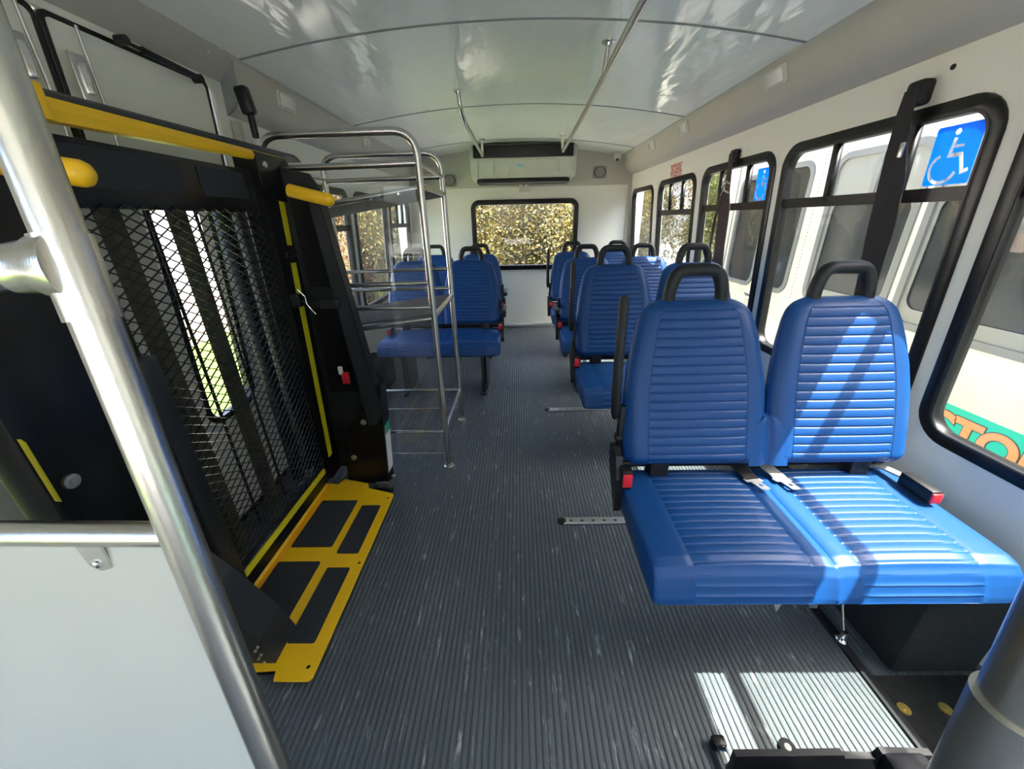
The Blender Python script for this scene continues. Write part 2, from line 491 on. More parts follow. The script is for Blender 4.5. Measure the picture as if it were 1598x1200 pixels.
# ceiling: glossy moulded panels, seams at the joints
XCL, XCR = -1.12, 1.16
def cz(x): return 1.90 + .10 * (1 - ((x - .02) / 1.14) ** 2)
m = MB()
xs = [XCL - .12 + (XCR - XCL + .24) * k / 24 for k in range(25)]
m.grid([[Vector((x, y, cz(min(max(x, XCL), XCR)) + .03)) for x in xs] for y in (YF - .05, YR + .05)])
m.grid([[Vector((x, y, 2.16)) for x in (-1.4, 1.5)] for y in (YF - .05, YR + .05)])
ceil = m.build('ceiling', wall_m); tag(ceil, kind='structure')
seams = [YF, -.6, .75, 1.93, 3.12, 4.32, YR]
for a, b in zip(seams, seams[1:]):
    p = MB()
    xs = [XCL + (XCR - XCL) * k / 30 for k in range(31)]
    a2, b2 = a + .004, b - .004
    bot = [[Vector((x, y, cz(x))) for x in xs] for y in (a2, a2 + (b2 - a2) * .33, a2 + (b2 - a2) * .66, b2)]
    p.grid(bot); p.grid([[Vector((x, y, cz(x) + .012)) for x in xs] for y in (a2, b2)])
    for y in (a2, b2): p.grid([[Vector((x, y, cz(x) + d)) for x in xs] for d in (0, .012)])
    p.build('ceiling_panel', ceil_m, ceil)
for y in seams[1:-1]:
    p = MB()
    xs = [XCL + (XCR - XCL) * k / 30 for k in range(31)]
    p.grid([[Vector((x, y + dy, cz(x) + dz)) for x in xs] for dy, dz in ((-.007, .002), (-.005, -.003), (.005, -.003), (.007, .002))])
    p.build('seam_strip', grey_m, ceil)
# coves
def cove(name, prof, y0, y1, mm):
    p = MB()
    p.grid([[Vector((x, y, z)) for x, z in prof] for y in (y0, y1)])
    o = p.build(name, mm, None, True, 50); tag(o, kind='structure')
    return o
profR = [(1.20, 1.925), (1.155, 1.905), (1.152, 1.897), (1.166, 1.89), (1.178, 1.855), (1.19, 1.82), (1.205, 1.785), (1.225, 1.755), (1.25, 1.735), (1.285, 1.718), (1.298, 1.712), (1.300, 1.698), (1.31, 1.698)]
cR = cove('trim_3', profR, YF, YR, cove_m)
profL = [(-1.16, 1.925), (-1.115, 1.905), (-1.112, 1.897), (-1.124, 1.89), (-1.128, 1.86), (-1.13, 1.82), (-1.134, 1.785), (-1.142, 1.755), (-1.155, 1.735), (-1.18, 1.715), (-1.2, 1.705), (-1.205, 1.693), (-1.22, 1.693)]
cL = cove('trim_4', profL, 1.90, YR, cove_m)
capp = [(-1.12, 1.90)] + profL[3:11] + [(-1.21, 1.71), (-1.21, 1.80)]
p = MB(); p.prism(capp, lambda a, b: Vector((a, 1.893, b)), lambda a, b: Vector((a, 1.903, b)))
p.build('cove_end_cap', grey_m, cL, False)
profH = [(-1.16, 1.925), (-1.115, 1.905), (-1.112, 1.897), (-1.12, 1.892), (-1.195, 1.815), (-1.215, 1.815)]
cH = cove('trim_5', profH, YF, 1.90, cove_m)
for y in (.95, 1.35, 1.78):
    p = MB(); p.lathe((-1.135, y, 1.876), (1, 0, -1), [(0, .008), (.003, .008), (.005, .005)], 14); p.build('screw_cap', cove_m, cH)
p = MB(); p.box(-1.20, -1.17, 1.90, 1.93, 1.60, 1.69, bev=.003); p.build('bracket', cove_m, cL)

# lift doors in the left wall
def lift_door(name, y0, y1, win, latch):
    L = [rrect(y0 + .010, y1 - .010, -.03, 1.788, .02)]
    if win: L.append(rrect(*win, .07))
    o = link(name, mapped(plate_mesh(L, .012), lambda a, b, c: fL(a, b, c + .02)), wall_m, None, False)
    tag(o, kind='structure')
    link('gasket', mapped(plate_mesh([rrect(y0, y1, -.035, 1.80, .02), rrect(y0 + .011, y1 - .011, .03, 1.789, .015)], .013), lambda a, b, c: fL(a, b, c + .018)), gask_m, o, False)
    if win:
        link('window_gasket', mapped(plate_mesh([rrect(win[0] - .014, win[1] + .014, win[2] - .014, win[3] + .014, .08), rrect(win[0] + .012, win[1] - .012, win[2] + .012, win[3] - .012, .06)], .018), lambda a, b, c: fL(a, b, c + .02)), gask_m, o)
        link('pane', mapped(plate_mesh([rrect(win[0] + .005, win[1] - .005, win[2] + .005, win[3] - .005, .06)], .002), lambda a, b, c: fL(a, b, c + .02)), glass_m, o, False)
    p = MB(); q = latch
    p.box(-1.193, -1.185, q - .022, q + .022, 1.60, 1.72, bev=.004)
    h = p.build('latch_plate', alu_m, o)
    p = MB(); p.box(-1.188, -1.176, q - .010, q + .010, 1.625, 1.70, bev=.004); p.build('latch_paddle', chrome_m, h)
    p = MB(); p.tube([(-1.19, q + .035, 1.79), (-1.19, q + .035, 1.58), (-1.205, q + .035, 1.2), (-1.24, q + .035, .6)], .004); p.build('lock_rod', alu_m, o)
    return o
lift_door('door_1', .62, 1.235, None, 1.15)
lift_door('door_2', 1.245, 1.82, (1.375, 1.655, .52, 1.42), 1.29)
p = MB(); p.tube([(-1.165, 1.44, 1.795), (-1.165, 1.56, 1.79)], .006); p.tube([(-1.165, 1.50, 1.793), (-1.165, 1.72, 1.785)], .010)
p.lathe((-1.185, 1.44, 1.797), (1, 0, 0), [(0, .013), (.03, .013)]); p.lathe((-1.185, 1.73, 1.783), (1, 0, 0), [(0, .014), (.03, .014)])
tag(p.build('gas_strut', blackp_m), 'slim black gas strut along the top of the white lift door', 'strut')

# ================================================================== double seats
def make_backrest():
    H, z0 = .505, 0.0
    import bisect
    W = [(0, .214), (.02, .225), (.05, .2300), (.30, .2305), (.45, .228), (.6, .219), (.75, .204), (.87, .187), (.93, .173), (.97, .152), (.99, .128), (1.0, .110)]
    def w(v):
        for (a, b), (c, d) in zip(W, W[1:]):
            if v <= c: return b + (d - b) * (v - a) / (c - a)
        return W[-1][1]
    rib = .0272
    rows = []
    zs = set([0, .004, .010, .018, H, H - .002, H - .006, H - .012, H - .02])
    n_ = -1
    while True:
        n_ += 1
        zc = n_ * rib + .016
        if zc > H - .014: break
        for o_ in (-.0048, -.0026, -.0012, 0, .0012, .0026, .0048, .0136): zs.add(round(min(zc + o_, H), 5))
    SS = [-1, -.985, -.955, -.91, -.85, -.78, -.72, -.70, -.688, -.68, -.672, -.66, -.64, -.5, -.34, -.17, 0]
    SS = SS + [-q for q in SS[-2::-1]]
    for z in sorted(zs):
        v = z / H
        hw = w(v)
        th = .052 - .016 * v
        if v > .94: th *= max(.25, 1 - ((v - .94) / .06) ** 2 * .75)
        if v < .05: th *= .55 + .45 * (v / .05)
        yc = .155 * v ** 1.15     # recline
        row = []
        for s_ in SS:      # front, left to right
            x = hw * s_
            e = max(0.0, 1 - abs(s_) ** 5) ** .5
            d = th * e
            d += .008 * math.exp(-((abs(s_) - .84) / .12) ** 2) * (1 if v < .8 else (1 - v) / .2)
            fr_ = ((z - .016) / rib) % 1
            g = min(fr_, 1 - fr_) * rib
            sa = abs(s_)
            if sa < .68 and .03 < v < .965:
                d -= min(1, (.68 - sa) / .03) * .0042 * math.exp(-(g / .0020) ** 2)
            if abs(sa - .68) < .004: d -= .0035
            row.append(Vector((x, yc - d, z)))
        for k in range(9):
            s_ = 1 - 2 * (k + .5) / 9
            row.append(Vector((hw * s_ * .97, yc + th * .75 * max(0.05, 1 - abs(s_) ** 4) ** .5, z)))
        rows.append(row)
    m = MB()
    V = m.grid(rows, True)
    m.bm.faces.new(V[0][::-1]); m.bm.faces.new(V[-1])
    bmesh.ops.recalc_face_normals(m.bm, faces=m.bm.faces)
    me = bpy.data.meshes.new('backrest'); m.bm.to_mesh(me); m.bm.free(); me.materials.append(vinyl_m); me.shade_smooth()
    return me
def make_cushion(width=.92):
    # profile (y,z) loop
    ctrl = [(.44, .475), (.30, .470), (.12, .468), (.075, .466), (.050, .458), (.034, .440), (.024, .415), (.014, .385), (.012, .372), (.03, .366), (.43, .385), (.452, .42), (.455, .46)]
    rib = .0272
    pts = []; S = []; s0 = 0
    for (a, b), (c, d) in zip(ctrl, ctrl[1:] + ctrl[:1]):
        L = math.hypot(c - a, d - b); front = b > .37 and a < .445 and not (a in (.03, .43))
        if front:
            ts = {0.0}
            k0 = int(s0 / rib) - 1
            while k0 * rib < s0 + L + rib:
                for o_ in (-.0048, -.0026, -.0012, 0, .0012, .0026, .0048, .0136):
                    q = k0 * rib + o_ - s0
                    if .0004 < q < L - .0004: ts.add(q / L)
                k0 += 1
            ts = sorted(ts)
        else:
            ts = [k / 8 for k in range(8)]
        for t in ts:
            pts.append((a + (c - a) * t, b + (d - b) * t, 1 if front else 0)); S.append(s0 + L * t)
        s0 += L
    n = len(pts); rib = .0272
    cyz = (.24, .42)
    nor = []
    for i in range(n):
        a, b = pts[i - 1], pts[(i + 1) % n]
        dx, dz = b[0] - a[0], b[1] - a[1]; L = math.hypot(dx, dz) or 1
        nor.append((-(-dz) / L * -1, -dx / L))   # outward
    stations = [0, .003, .010, .022, .05, .08, .098, .103, .108, .15, .2, .25, .3, .35, .395, .400, .405, .43, .455, .460, .465, .49, .515, .520, .525, .57, .62, .67, .72, .77, .812, .817, .822, .84, .87, .898, .910, .917, .92]
    rows = []
    for x in stations:
        e = min(x, width - x)
        sc = {0: .90, .003: .95, .010: .98, .022: .995}.get(round(e, 3), 1.0)
        row = []
        for i, (y, z, fr) in enumerate(pts):
            yy = cyz[0] + (y - cyz[0]) * (1 - (1 - sc) * .35); zz = cyz[1] + (z - cyz[1]) * sc
            d = 0
            if fr:
                for a, b in ((.103, .400), (.520, .817)):
                    if a < x < b:
                        f_ = min(1, min(x - a, b - x) / .006)
                        g = min((S[i] / rib) % 1, 1 - (S[i] / rib) % 1) * rib
                        d -= f_ * .0040 * math.exp(-(g / .0020) ** 2)
                if min(abs(x - s0) for s0 in (.103, .400, .460, .520, .817)) < .002: d -= .003
                # crown each sitting place a little
                d += .006 * (sin(pi * ((x % .46) / .46))) ** .7 * (1 if .02 < S[i] < .40 else .4)
            nx, nz = nor[i]
            row.append(Vector((x, yy + nx * d, zz + nz * d)))
        rows.append(row)
    m = MB(); V = m.grid(rows, True)
    m.bm.faces.new(V[0][::-1]); m.bm.faces.new(V[-1])
    bmesh.ops.recalc_face_normals(m.bm, faces=m.bm.faces)
    me = bpy.data.meshes.new('cushion'); m.bm.to_mesh(me); m.bm.free(); me.materials.append(vinyl_m); me.shade_smooth()
    me.set_sharp_from_angle(angle=R(60))
    return me
def flip_check(me):
    return me
BACK = make_backrest(); CUSH = make_cushion()
def grab_handle_bm():
    m = MB()
    m.tube(smooth_path([(-.084, 0, -.05), (-.084, .004, .03), (-.062, .010, .088), (.062, .010, .088), (.084, .004, .03), (.084, 0, -.05)], .05, 6), .0205, 14)
    m.lathe((-.084, -.0205, .012), (0, -1, 0), [(0, .004), (.002, .003)], 8); m.lathe((.084, -.0205, .012), (0, -1, 0), [(0, .004), (.002, .003)], 8)
    return m
HAND = grab_handle_bm().build('grab_handle', foam_m); COL.objects.unlink(HAND); HANDME = HAND.data; bpy.data.objects.remove(HAND)
tong_m = mat('zinc_plated_steel', (.62, .62, .60), .45, .4)
def make_seat(mirror=False, arm='up', kind='fold', tongues=True):
    """double seat, local origin on the floor below the aisle-side front corner; x runs towards the wall"""
    s = -1 if mirror else 1
    root = empty('double_seat', (0, 0, 0))
    def put(o, x=0, y=0, z=0):
        o.parent = root; o.location = (s * x, y, z); return o
    def mk(m, name, mm, parent=root, **k):
        if mirror:
            for v in m.bm.verts: v.co.x *= -1
        return m.build(name, mm, parent, **k)
    c = bpy.data.objects.new('cushion', CUSH); COL.objects.link(c); c.parent = root; c.location = (0 if not mirror else -.92, 0, 0)
    for bx in (.235, .695):
        b = bpy.data.objects.new('backrest', BACK); COL.objects.link(b); put(b, bx, .425, .53)
        h = bpy.data.objects.new('grab_handle', HANDME); COL.objects.link(h); h.parent = b; h.location = (0, .155, .505)
    m = MB()
    rws = [(.005, .062, 1), (.06, .060, 1), (.14, .058, 1), (.20, .052, 1), (.25, .042, 1), (.285, .030, .97), (.305, .018, .90), (.31, .016, .2), (.31, .016, -.5), (.2, .05, -.7), (.1, .058, -.7), (.005, .062, -.7)]
    m.grid([[Vector((.465 + hw_ * u_, .425 + .155 * v ** 1.15 - (.050 - .016 * v) * q * (1 - .25 * math.exp(-(u_ / .25) ** 2)), .53 + .505 * v)) for u_ in (-1, -.75, -.5, -.3, -.15, -.05, 0, .05, .15, .3, .5, .75, 1)] for v, hw_, q in rws])
    mk(m, 'back_bridge', vinyl_m)
    # frame under and behind
    m = MB(); m.box(.03, .89, .06, .44, .345, .372, bev=.006); m.tube([(.02, .45, .50), (.90, .45, .50)], .014); m.box(.10, .16, .40, .46, .37, .55, bev=.004); m.box(.76, .82, .40, .46, .37, .55, bev=.004)
    mk(m, 'seat_frame', blackp_m)
    if kind == 'fold':
        m = MB(); m.box(.20, .72, .38, .42, .30, .345, bev=.004); m.tube([(.70, .30, .33), (.70, .16, .03)], .004)
        mk(m, 'support_rod', steel_m)
        m = MB(); m.lathe((.70, .16, .0), (0, 0, 1), [(0, .018), (.01, .018), (.02, .010), (.045, .008)], 16); mk(m, 'floor_foot', chrome_m)
        for lx in (.86,):
            m = MB(); m.box(lx - .02, lx + .02, .14, .40, 0.0, .35, bev=.004); mk(m, 'wall_bracket', black_m)
    else:
        for lx in (.14, .76):
            m = MB(); m.box(lx - .012, lx + .012, .10, .17, .0, .36, bev=.003); m.box(lx - .012, lx + .012, .30, .38, .0, .36, bev=.003)
            m.box(lx - .02, lx + .02, .07, .42, .0, .02, bev=.004)
            m.box(lx - .030, lx - .022, .10, .38, .04, .35)
            mk(m, 'leg', dgrey_m)
    # armrest on the aisle side
    if arm == 'up':
        m = MB(); pth = [(-.018, .462, .672), (-.020, .456, .70), (-.024, .462, .85), (-.016, .490, 1.05), (-.015, .494, 1.066)]
        m.tube(pth, [.012, .019, .0175, .018, .011], 14); 
        for v in m.bm.verts: v.co.x = -.020 + (v.co.x + .020) * .85
        mk(m, 'armrest', foam_m)
    elif arm == 'down':
        m = MB(); m.tube(smooth_path([(-.030, .45, .66), (-.030, .35, .665), (-.03, .22, .66)], .03), [.012] * 1 + [.018] * 20 if False else .018, 12)
        m.lathe((-.03, .215, .66), (0, -1, 0), [(0, .022), (.02, .022), (.028, .014)], 14)
        mk(m, 'armrest', foam_m)
    m = MB(); m.lathe((-.012, .455, .60), (1, 0, 0), [(0, .016), (.02, .02), (.03, .02)], 16); m.box(-.008, .01, .44, .470, .44, .72, bev=.004)
    mk(m, 'armrest_pivot', blackp_m)
    # aisle buckle shell with red button
    m = MB(); m.prism([(.47, .57), (.42, .585), (.385, .57), (.355, .50), (.345, .41), (.352, .375), (.38, .40), (.42, .45), (.46, .50)], lambda a, b: Vector((-.024, a, b)), lambda a, b: Vector((-.002, a, b)))
    sh = mk(m, 'recliner_cover', blackp_m, smooth=False)
    m = MB(); m.box(-.012, .022, .335, .375, .475, .545, bev=.005); bk = mk(m, 'buckle', blackp_m)
    m = MB(); m.box(-.010, .020, .329, .336, .488, .536, bev=.003); mk(m, 'release_button', red_m, bk)
    # wall side buckle
    rz = Matrix.Rotation(R(14 * s), 3, 'Z')
    m = MB(); m.box(.868, .900, .25, .35, .480, .525, bev=.004); b2 = mk(m, 'buckle', blackp_m)
    m = MB(); m.box(.869, .899, .244, .252, .486, .519, bev=.003); mk(m, 'release_button', red_m, b2)
    m = MB(); m.ribbon([((.884, .35, .505), (1, 0, 0)), ((.875, .40, .50), (1, .2, 0)), ((.86, .44, .49), (1, 0, 0))], .03, .006); mk(m, 'buckle_strap', webg_m)
    if tongues:
        for tx, mm in ((.418, web_m), (.512, webg_m)):
            m = MB(); m.ribbon([((tx - .015, .450, .500), (1, 0, 0)), ((tx - .008, .425, .492), (1, .1, 0)), ((tx, .385, .489), (1, .15, 0)), ((tx + .004, .368, .487), (1, .15, 0))], .045, .003)
            bt = mk(m, 'belt_webbing', mm)
            L = [rrect(-.027, .027, -.006, .012, .004), ]
            me = plate_mesh([rrect(-.027, .027, -.004, .014, .004)], .0015)
            me2 = plate_mesh([rrect(-.014, .014, -.046, -.001, .006), rrect(-.006, .006, -.032, -.016, .003)], .0015)
            for q in (me, me2):
                mapped(q, lambda a, b, c, tx=tx: Vector((s * (tx + .006 + a - b * .25), .360 + b, .4860 + c - b * .06)))
            link('belt_tongue', me, tong_m, bt); link('tongue_blade', me2, tong_m, bt)
    return root
def place(seat, x, y, zs=1.0, label='', group=''):
    seat.location = (x, y, 0); seat.scale = (1, 1, zs); tag(seat, label, 'seat', group)
    return seat
X0 = .335
s1 = place(make_seat(False, 'up', 'fold'), X0, .66, 1, 'large blue vinyl double seat in the right foreground, sunlit on its window half', 'blue double seats')
s2 = copy_tree(s1); place(s2, X0, 1.76, .995, 'blue double seat directly behind the foreground seat on the right', 'blue double seats')
sC = make_seat(False, 'down', 'leg', False); place(sC, X0, 2.71, .952, 'third blue double seat along the right wall with its aisle armrest folded down', 'blue double seats')
sD = make_seat(False, 'up', 'leg', False); place(sD, X0, 3.58, .935, 'last blue double seat on the right against the rear wall', 'blue double seats')
sL = make_seat(True, 'down', 'leg', False); place(sL, -.14, 2.68, .955, 'blue double seat on the left just behind the steel luggage rack', 'blue double seats')
sM = copy_tree(sL); place(sM, -.15, 3.58, .93, 'rearmost blue double seat on the left, mostly hidden by the seat in front', 'blue double seats')
# extra hanging things under the foreground seat
m = MB(); m.ribbon([((.70, .73, .365), (1, 0, 0)), ((.69, .715, .335), (1, .3, 0)), ((.70, .72, .305), (1, .8, 0)), ((.71, .74, .30), (1, .2, .2))], [.03, .05, .06, .03], .002)
m.ribbon([((.80, .76, .36), (1, 0, 0)), ((.93, .86, .18), (1, .3, 0)), ((1.01, .92, .02), (1, 0, 0))], .03, .002)
o = m.build('loose_strap', webg_m, s1); o.data.transform(Matrix.Translation((-X0, -.66, 0)))

# ================================================================== floor L-tracks
for y, x0_, x1_, lab in ((1.366, .16, .62, 'aluminium anchor track in the floor behind the foreground blue seat'), (2.49, .177, .64, 'farther aluminium anchor track in the floor behind the second blue seat')):
    tr = empty('anchor_track', (x0_, y, 0), lab, 'floor track', 'aluminium anchor tracks')
    L = [rrect(.03, x1_ - x0_, -.019, .019, .002)]
    x = .07
    while x < x1_ - x0_ - .03:
        L.append([(x + .008 * cos(a * pi / 5), .007 * sin(a * pi / 5)) for a in range(10)]); x += .0508
    o = link('rail', mapped(plate_mesh(L, .003), lambda a, b, c: Vector((a, b, c + .003))), alu_m, tr, False)
    m = MB(); m.box(.03, x1_ - x0_, -.006, .006, .001, .002); m.build('slot', blackp_m, tr, False)
    m = MB(); m.lathe((.028, 0, 0), (0, 0, 1), [(0, .02), (.006, .02), (.008, .016)], 20); m.build('end_cap', blackp_m, tr)

# ================================================================== wheel-well box at the right, floor washers
m = MB()
m.box(1.10, 1.36, .72, 1.55, 0, .33, bev=.02)
wb_ = m.build('wheel_well_cover', carpet_m); m = MB(); m.box(-1.27, -1.07, 2.38, 3.10, 0, .27, bev=.03)
wl_ = m.build('wheel_well_cover', carpet_m); tag(wl_, 'black carpeted wheel-well box against the left wall beside the left front blue seat', 'cover')
tag(wb_, 'black carpeted wheel-well box under the foreground seat beside the right wall', 'cover')
carpb = mat('black_carpet', (.006, .008, .008), .95, bump=1, bscale=300, bdist=.004); wb_.data.materials[0] = carpb; wl_.data.materials[0] = carpb
m = MB(); m.box(1.045, 1.37, -.4, .715, 0, .004); o = m.build('floor_mat', carpb); tag(o, 'flat black rubber mat in the right front corner of the floor', 'mat')
for x, y, lab in ((1.061, .63, 'brass washer nearest the ribbed floor on the black mat'), (1.175, .63, 'brass washer nearest the right wall on the black mat')):
    m = MB(); m.lathe((x, y, .004), (0, 0, 1), [(0, .016), (.003, .015), (.003, .006), (.006, .005)], 20)
    tag(m.build('brass_washer', brass_m), lab, 'washer', 'brass floor washers')

# ================================================================== wheelchair lift
LX = -.98
lift = empty('wheelchair_lift', (-1.0, 1.2, 0), 'black folded wheelchair lift with yellow edges and expanded-metal platform screen', 'wheelchair lift')
def lp(m, name, mm, parent=lift, smooth=True): return m.build(name, mm, parent, smooth)
# expanded metal
m = MB()
h, p2 = .0150, .0258
ny = int((1.60 - .68) / p2); nzr = int((1.345 - .165) / h)
for i in range(nzr):
    zb = .165 + i * h
    prev = None
    for j in range(ny + 1):
        y = .68 + j * p2; hi = (i + j) % 2
        z = zb + h * (.94 if hi else .06)
        ring = [m.bm.verts.new((LX + dx, y, z + dz)) for dx, dz in ((-.003, -.0012), (.0012, -.002), (.003, .0012), (-.0012, .002))]
        if prev:
            for k in range(4): m.bm.faces.new((prev[k], prev[(k + 1) % 4], ring[(k + 1) % 4], ring[k]))
        prev = ring
o = lp(m, 'platform_screen', dgrey_m, smooth=False); o['kind'] = 'stuff'
# top panel with pads
m = MB(); m.box(-1.002, -.984, .62, 1.60, 1.325, 1.470, bev=.003); tp = lp(m, 'top_panel', black_m)
for a, b in ((.80, 1.26), (1.33, 1.55)):
    m = MB(); m.box(-.985, -.981, a, b, 1.37, 1.455, bev=.001); lp(m, 'grip_pad', pad_m, tp)
# ribs of the platform behind the screen
for y, w_, mm in ((1.115, .045, olive_m), (1.345, .045, olive_m), (1.555, .05, dgrey_m), (1.64, .05, olive_m), (.90, .045, dgrey_m)):
    m = MB(); m.box(-1.125, -1.085, y - w_ / 2, y + w_ / 2, .12, 1.34, bev=.004); lp(m, 'platform_rib', mm)
m = MB()
for y in (1.235, 1.42): m.tube([(-1.10, y, .12), (-1.10, y, 1.33)], .0055, 8)
lp(m, 'cable', blackp_m)
# bottom rail
m = MB(); m.box(-1.01, -.972, .66, 1.60, .085, .165, bev=.004); br = lp(m, 'bottom_rail', black_m)
m = MB(); m.box(-.974, -.966, .93, 1.555, .145, .172, bev=.001); lp(m, 'yellow_strip', yelt_m, br)
# far post with reflective tape, two stacked sections
m = MB(); m.prism([(1.60, .08), (1.70, .08), (1.775, 1.53), (1.62, 1.53)], lambda a, b: Vector((-.965, a, b)), lambda a, b: Vector((-1.05, a, b)))
po = lp(m, 'post', black_m, smooth=False)
def tape(z0, z1):
    q = MB(); yc = lambda z: 1.628 + .105 * (z - .2) / 1.26
    q.prism([(yc(z0) - .018, z0), (yc(z0) + .018, z0), (yc(z1) + .020, z1), (yc(z1) - .020, z1)], lambda a, b: Vector((-.9645, a, b)), lambda a, b: Vector((-.963, a, b)))
    lp(q, 'reflective_tape', yelt_m, po, False)
tape(.20, 1.13); tape(1.20, 1.46)
m = MB(); m.box(-.966, -.955, 1.66, 1.76, 1.155, 1.175, bev=.002); lp(m, 'hinge', dgrey_m, po)
# near post and tower
m = MB(); m.box(-1.06, -.975, .62, .93, .0, 1.50, bev=.01); tw = lp(m, 'near_tower', black_m)
m = MB(); m.prism([(.625, .76), (.629, .755), (.629, .90), (.625, .91)], lambda a, b: Vector((-.974, a, b)), lambda a, b: Vector((-.965, a, b))); lp(m, 'yellow_reflection', yelt_m, tw, False)  # yellow sliver laid on the tower to stand in for a reflection
m = MB(); m.lathe((-.975, .665, .78), (1, 0, 0), [(0, .017), (.006, .016), (.007, .008), (.010, .007)], 20); lp(m, 'bolt', alu_m, tw)
m = MB(); m.box(-.972, -.935, .865, .925, .10, .98, bev=.006, rot=None); lp(m, 'near_arm', dgrey_m)
# long arm at the far side
m = MB(); m.prism([(-.815, 1.36), (-.775, 1.36), (-.672, .42), (-.71, .36), (-.745, .36)], lambda a, b: Vector((a, 1.645, b)), lambda a, b: Vector((a, 1.70, b)))
arm_ = lp(m, 'lift_arm', dgrey_m, smooth=False)
m = MB(); m.prism([(-.775, 1.362), (-.768, 1.362), (-.665, .42), (-.672, .42)], lambda a, b: Vector((a, 1.642, b)), lambda a, b: Vector((a, 1.70, b))); lp(m, 'arm_flange', blackp_m, arm_, False)
# dark side panel between post and arm, the shade of its cavities put on as black plates
me = mapped(plate_mesh([[(-1.02, .05), (-.72, .05), (-.70, .45), (-.80, 1.40), (-.84, 1.47), (-.97, 1.50), (-1.02, 1.5)]], .006), lambda a, b, c: Vector((a, 1.755 + c, b)))
sp_ = link('side_panel', me, dgrey_m, lift, False)
for q_ in ([(-.94, 1.02), (-.79, 1.02), (-.835, 1.36), (-.88, 1.42), (-.94, 1.40)], [(-.95, .50), (-.80, .50), (-.76, .72), (-.765, .88), (-.79, .93), (-.95, .93)]):
    link('recess_shade', mapped(plate_mesh([q_], .002), lambda a, b, c: Vector((a, 1.746 + c, b))), black_m, sp_, False)
m = MB(); m.tube([(-.96, 1.63, .985), (-.78, 1.63, .97)], .009, 10); m.box(-.965, -.925, 1.615, 1.65, .955, 1.01, bev=.006); m.box(-.85, -.765, 1.625, 1.645, .945, .985, bev=.005); lp(m, 'latch_bar', blackp_m)
m = MB(); m.tube([(-.925, 1.62, 1.03), (-.90, 1.62, 1.0), (-.90, 1.62, .97), (-.885, 1.62, .945), (-.87, 1.62, .925)], .003, 6); lp(m, 'spring', chrome_m)
# base housings
bh = [(-.92, 0), (-.705, 0), (-.665, .56), (-.70, .58), (-.75, .42), (-.80, .41), (-.90, .28)]
m = MB(); m.prism(bh, lambda a, b: Vector((a, 1.66, b)), lambda a, b: Vector((a, 1.75, b))); hs = lp(m, 'base_housing', black_m, smooth=False)
for x, z in ((-.775, .372), (-.862, .165)):
    m = MB(); m.lathe((x, 1.66, z), (0, -1, 0), [(0, .015), (.006, .014), (.006, .008), (.010, .007)], 18); lp(m, 'bolt', alu_m, hs)
m = MB(); m.box(-.77, -.70, 1.64, 1.66, .0, .012, bev=.002); m.lathe((-.69, 1.70, 0), (0, 0, 1), [(0, .012), (.02, .012), (.024, .008)], 12); lp(m, 'floor_bolt', alu_m, hs)
# printed label on the housing side
def sideplane(y0, y1, z0, z1, off, mm, name, parent):
    q = MB(); X = lambda z: -.705 + .04 * z / .56 + off
    q.prism([(y0, z0), (y1, z0), (y1, z1), (y0, z1)], lambda a, b: Vector((X(b), a, b)), lambda a, b: Vector((X(b) + .001, a, b)))
    return lp(q, name, mm, parent, False)
lb = sideplane(1.672, 1.742, .06, .34, .0015, white_m, 'printed_label', hs)
m = MB(); m.box(-.676, -.672, 1.67, 1.745, .30, .34)
sideplane(1.672, 1.742, .29, .345, .003, greent_m, 'label_header', hs)
# near base housing
m = MB(); m.prism([(-.99, 0), (-.765, 0), (-.80, .12), (-.905, .30), (-.99, .42)], lambda a, b: Vector((a, .74, b)), lambda a, b: Vector((a, .86, b))); h2 = lp(m, 'base_housing', dgrey_m, smooth=False)
m = MB()
for k in range(5): m.lathe((-.80 - .012 * (k % 2), .735, .04 + .018 * k), (0, -1, 0), [(0, .005), (.005, .004)], 8)
lp(m, 'fasteners', alu_m, h2)
# red strap stub
m = MB(); m.box(-.86, -.825, 1.70, 1.72, .56, .62, bev=.006); lp(m, 'red_strap', red_m)
m = MB(); m.box(-.87, -.85, 1.70, 1.715, .61, .65, bev=.004); lp(m, 'white_tag', white_m)
# yellow top bar + black cover
m = MB(); m.prism([(-.99, 0), (-.958, 0), (-.952, .5), (-.958, 1), (-.99, 1)], lambda a, b: Vector((a, .925, 1.488 + .044 * b)), lambda a, b: Vector((a, 1.80, 1.512 + .022 * b)))
yb = lp(m, 'yellow_barrier_bar', yel_m, smooth=False)
m = MB(); m.box(-1.02, -.95, .905, .935, 1.487, 1.555, bev=.008); lp(m, 'bar_end_bracket', yel_m, yb)
m = MB(); m.prism([(-1.03, 0), (-.958, 0), (-.968, .5), (-.985, 1), (-1.03, 1)], lambda a, b: Vector((a, .935, 1.533 + .020 * b)), lambda a, b: Vector((a, 1.95, 1.535 + .030 * b))); lp(m, 'bar_cover', dgrey_m, yb, False)
# handrails (yellow padded)
for pts in ([(-.87, 1.63, 1.402), (-.72, 1.62, 1.365)], [(-1.2, .79, 1.44), (-.80, .79, 1.375)]):
    m = MB(); a, b = Vector(pts[0]), Vector(pts[1]); d = (b - a).normalized()
    m.tube([a, b, b + d * .008, b + d * .016, b + d * .021], [.0235, .0235, .021, .014, .004], 18); lp(m, 'padded_handrail', yel_m)
# hand-held control / black knob on stalk at the top
m = MB(); m.box(-1.03, -.985, 1.70, 1.74, 1.665, 1.755, bev=.010, rot=Matrix.Rotation(R(-8), 3, 'Y')); m.box(-1.012, -.992, 1.712, 1.732, 1.59, 1.67, bev=.004); lp(m, 'stalk_knob', blackp_m)
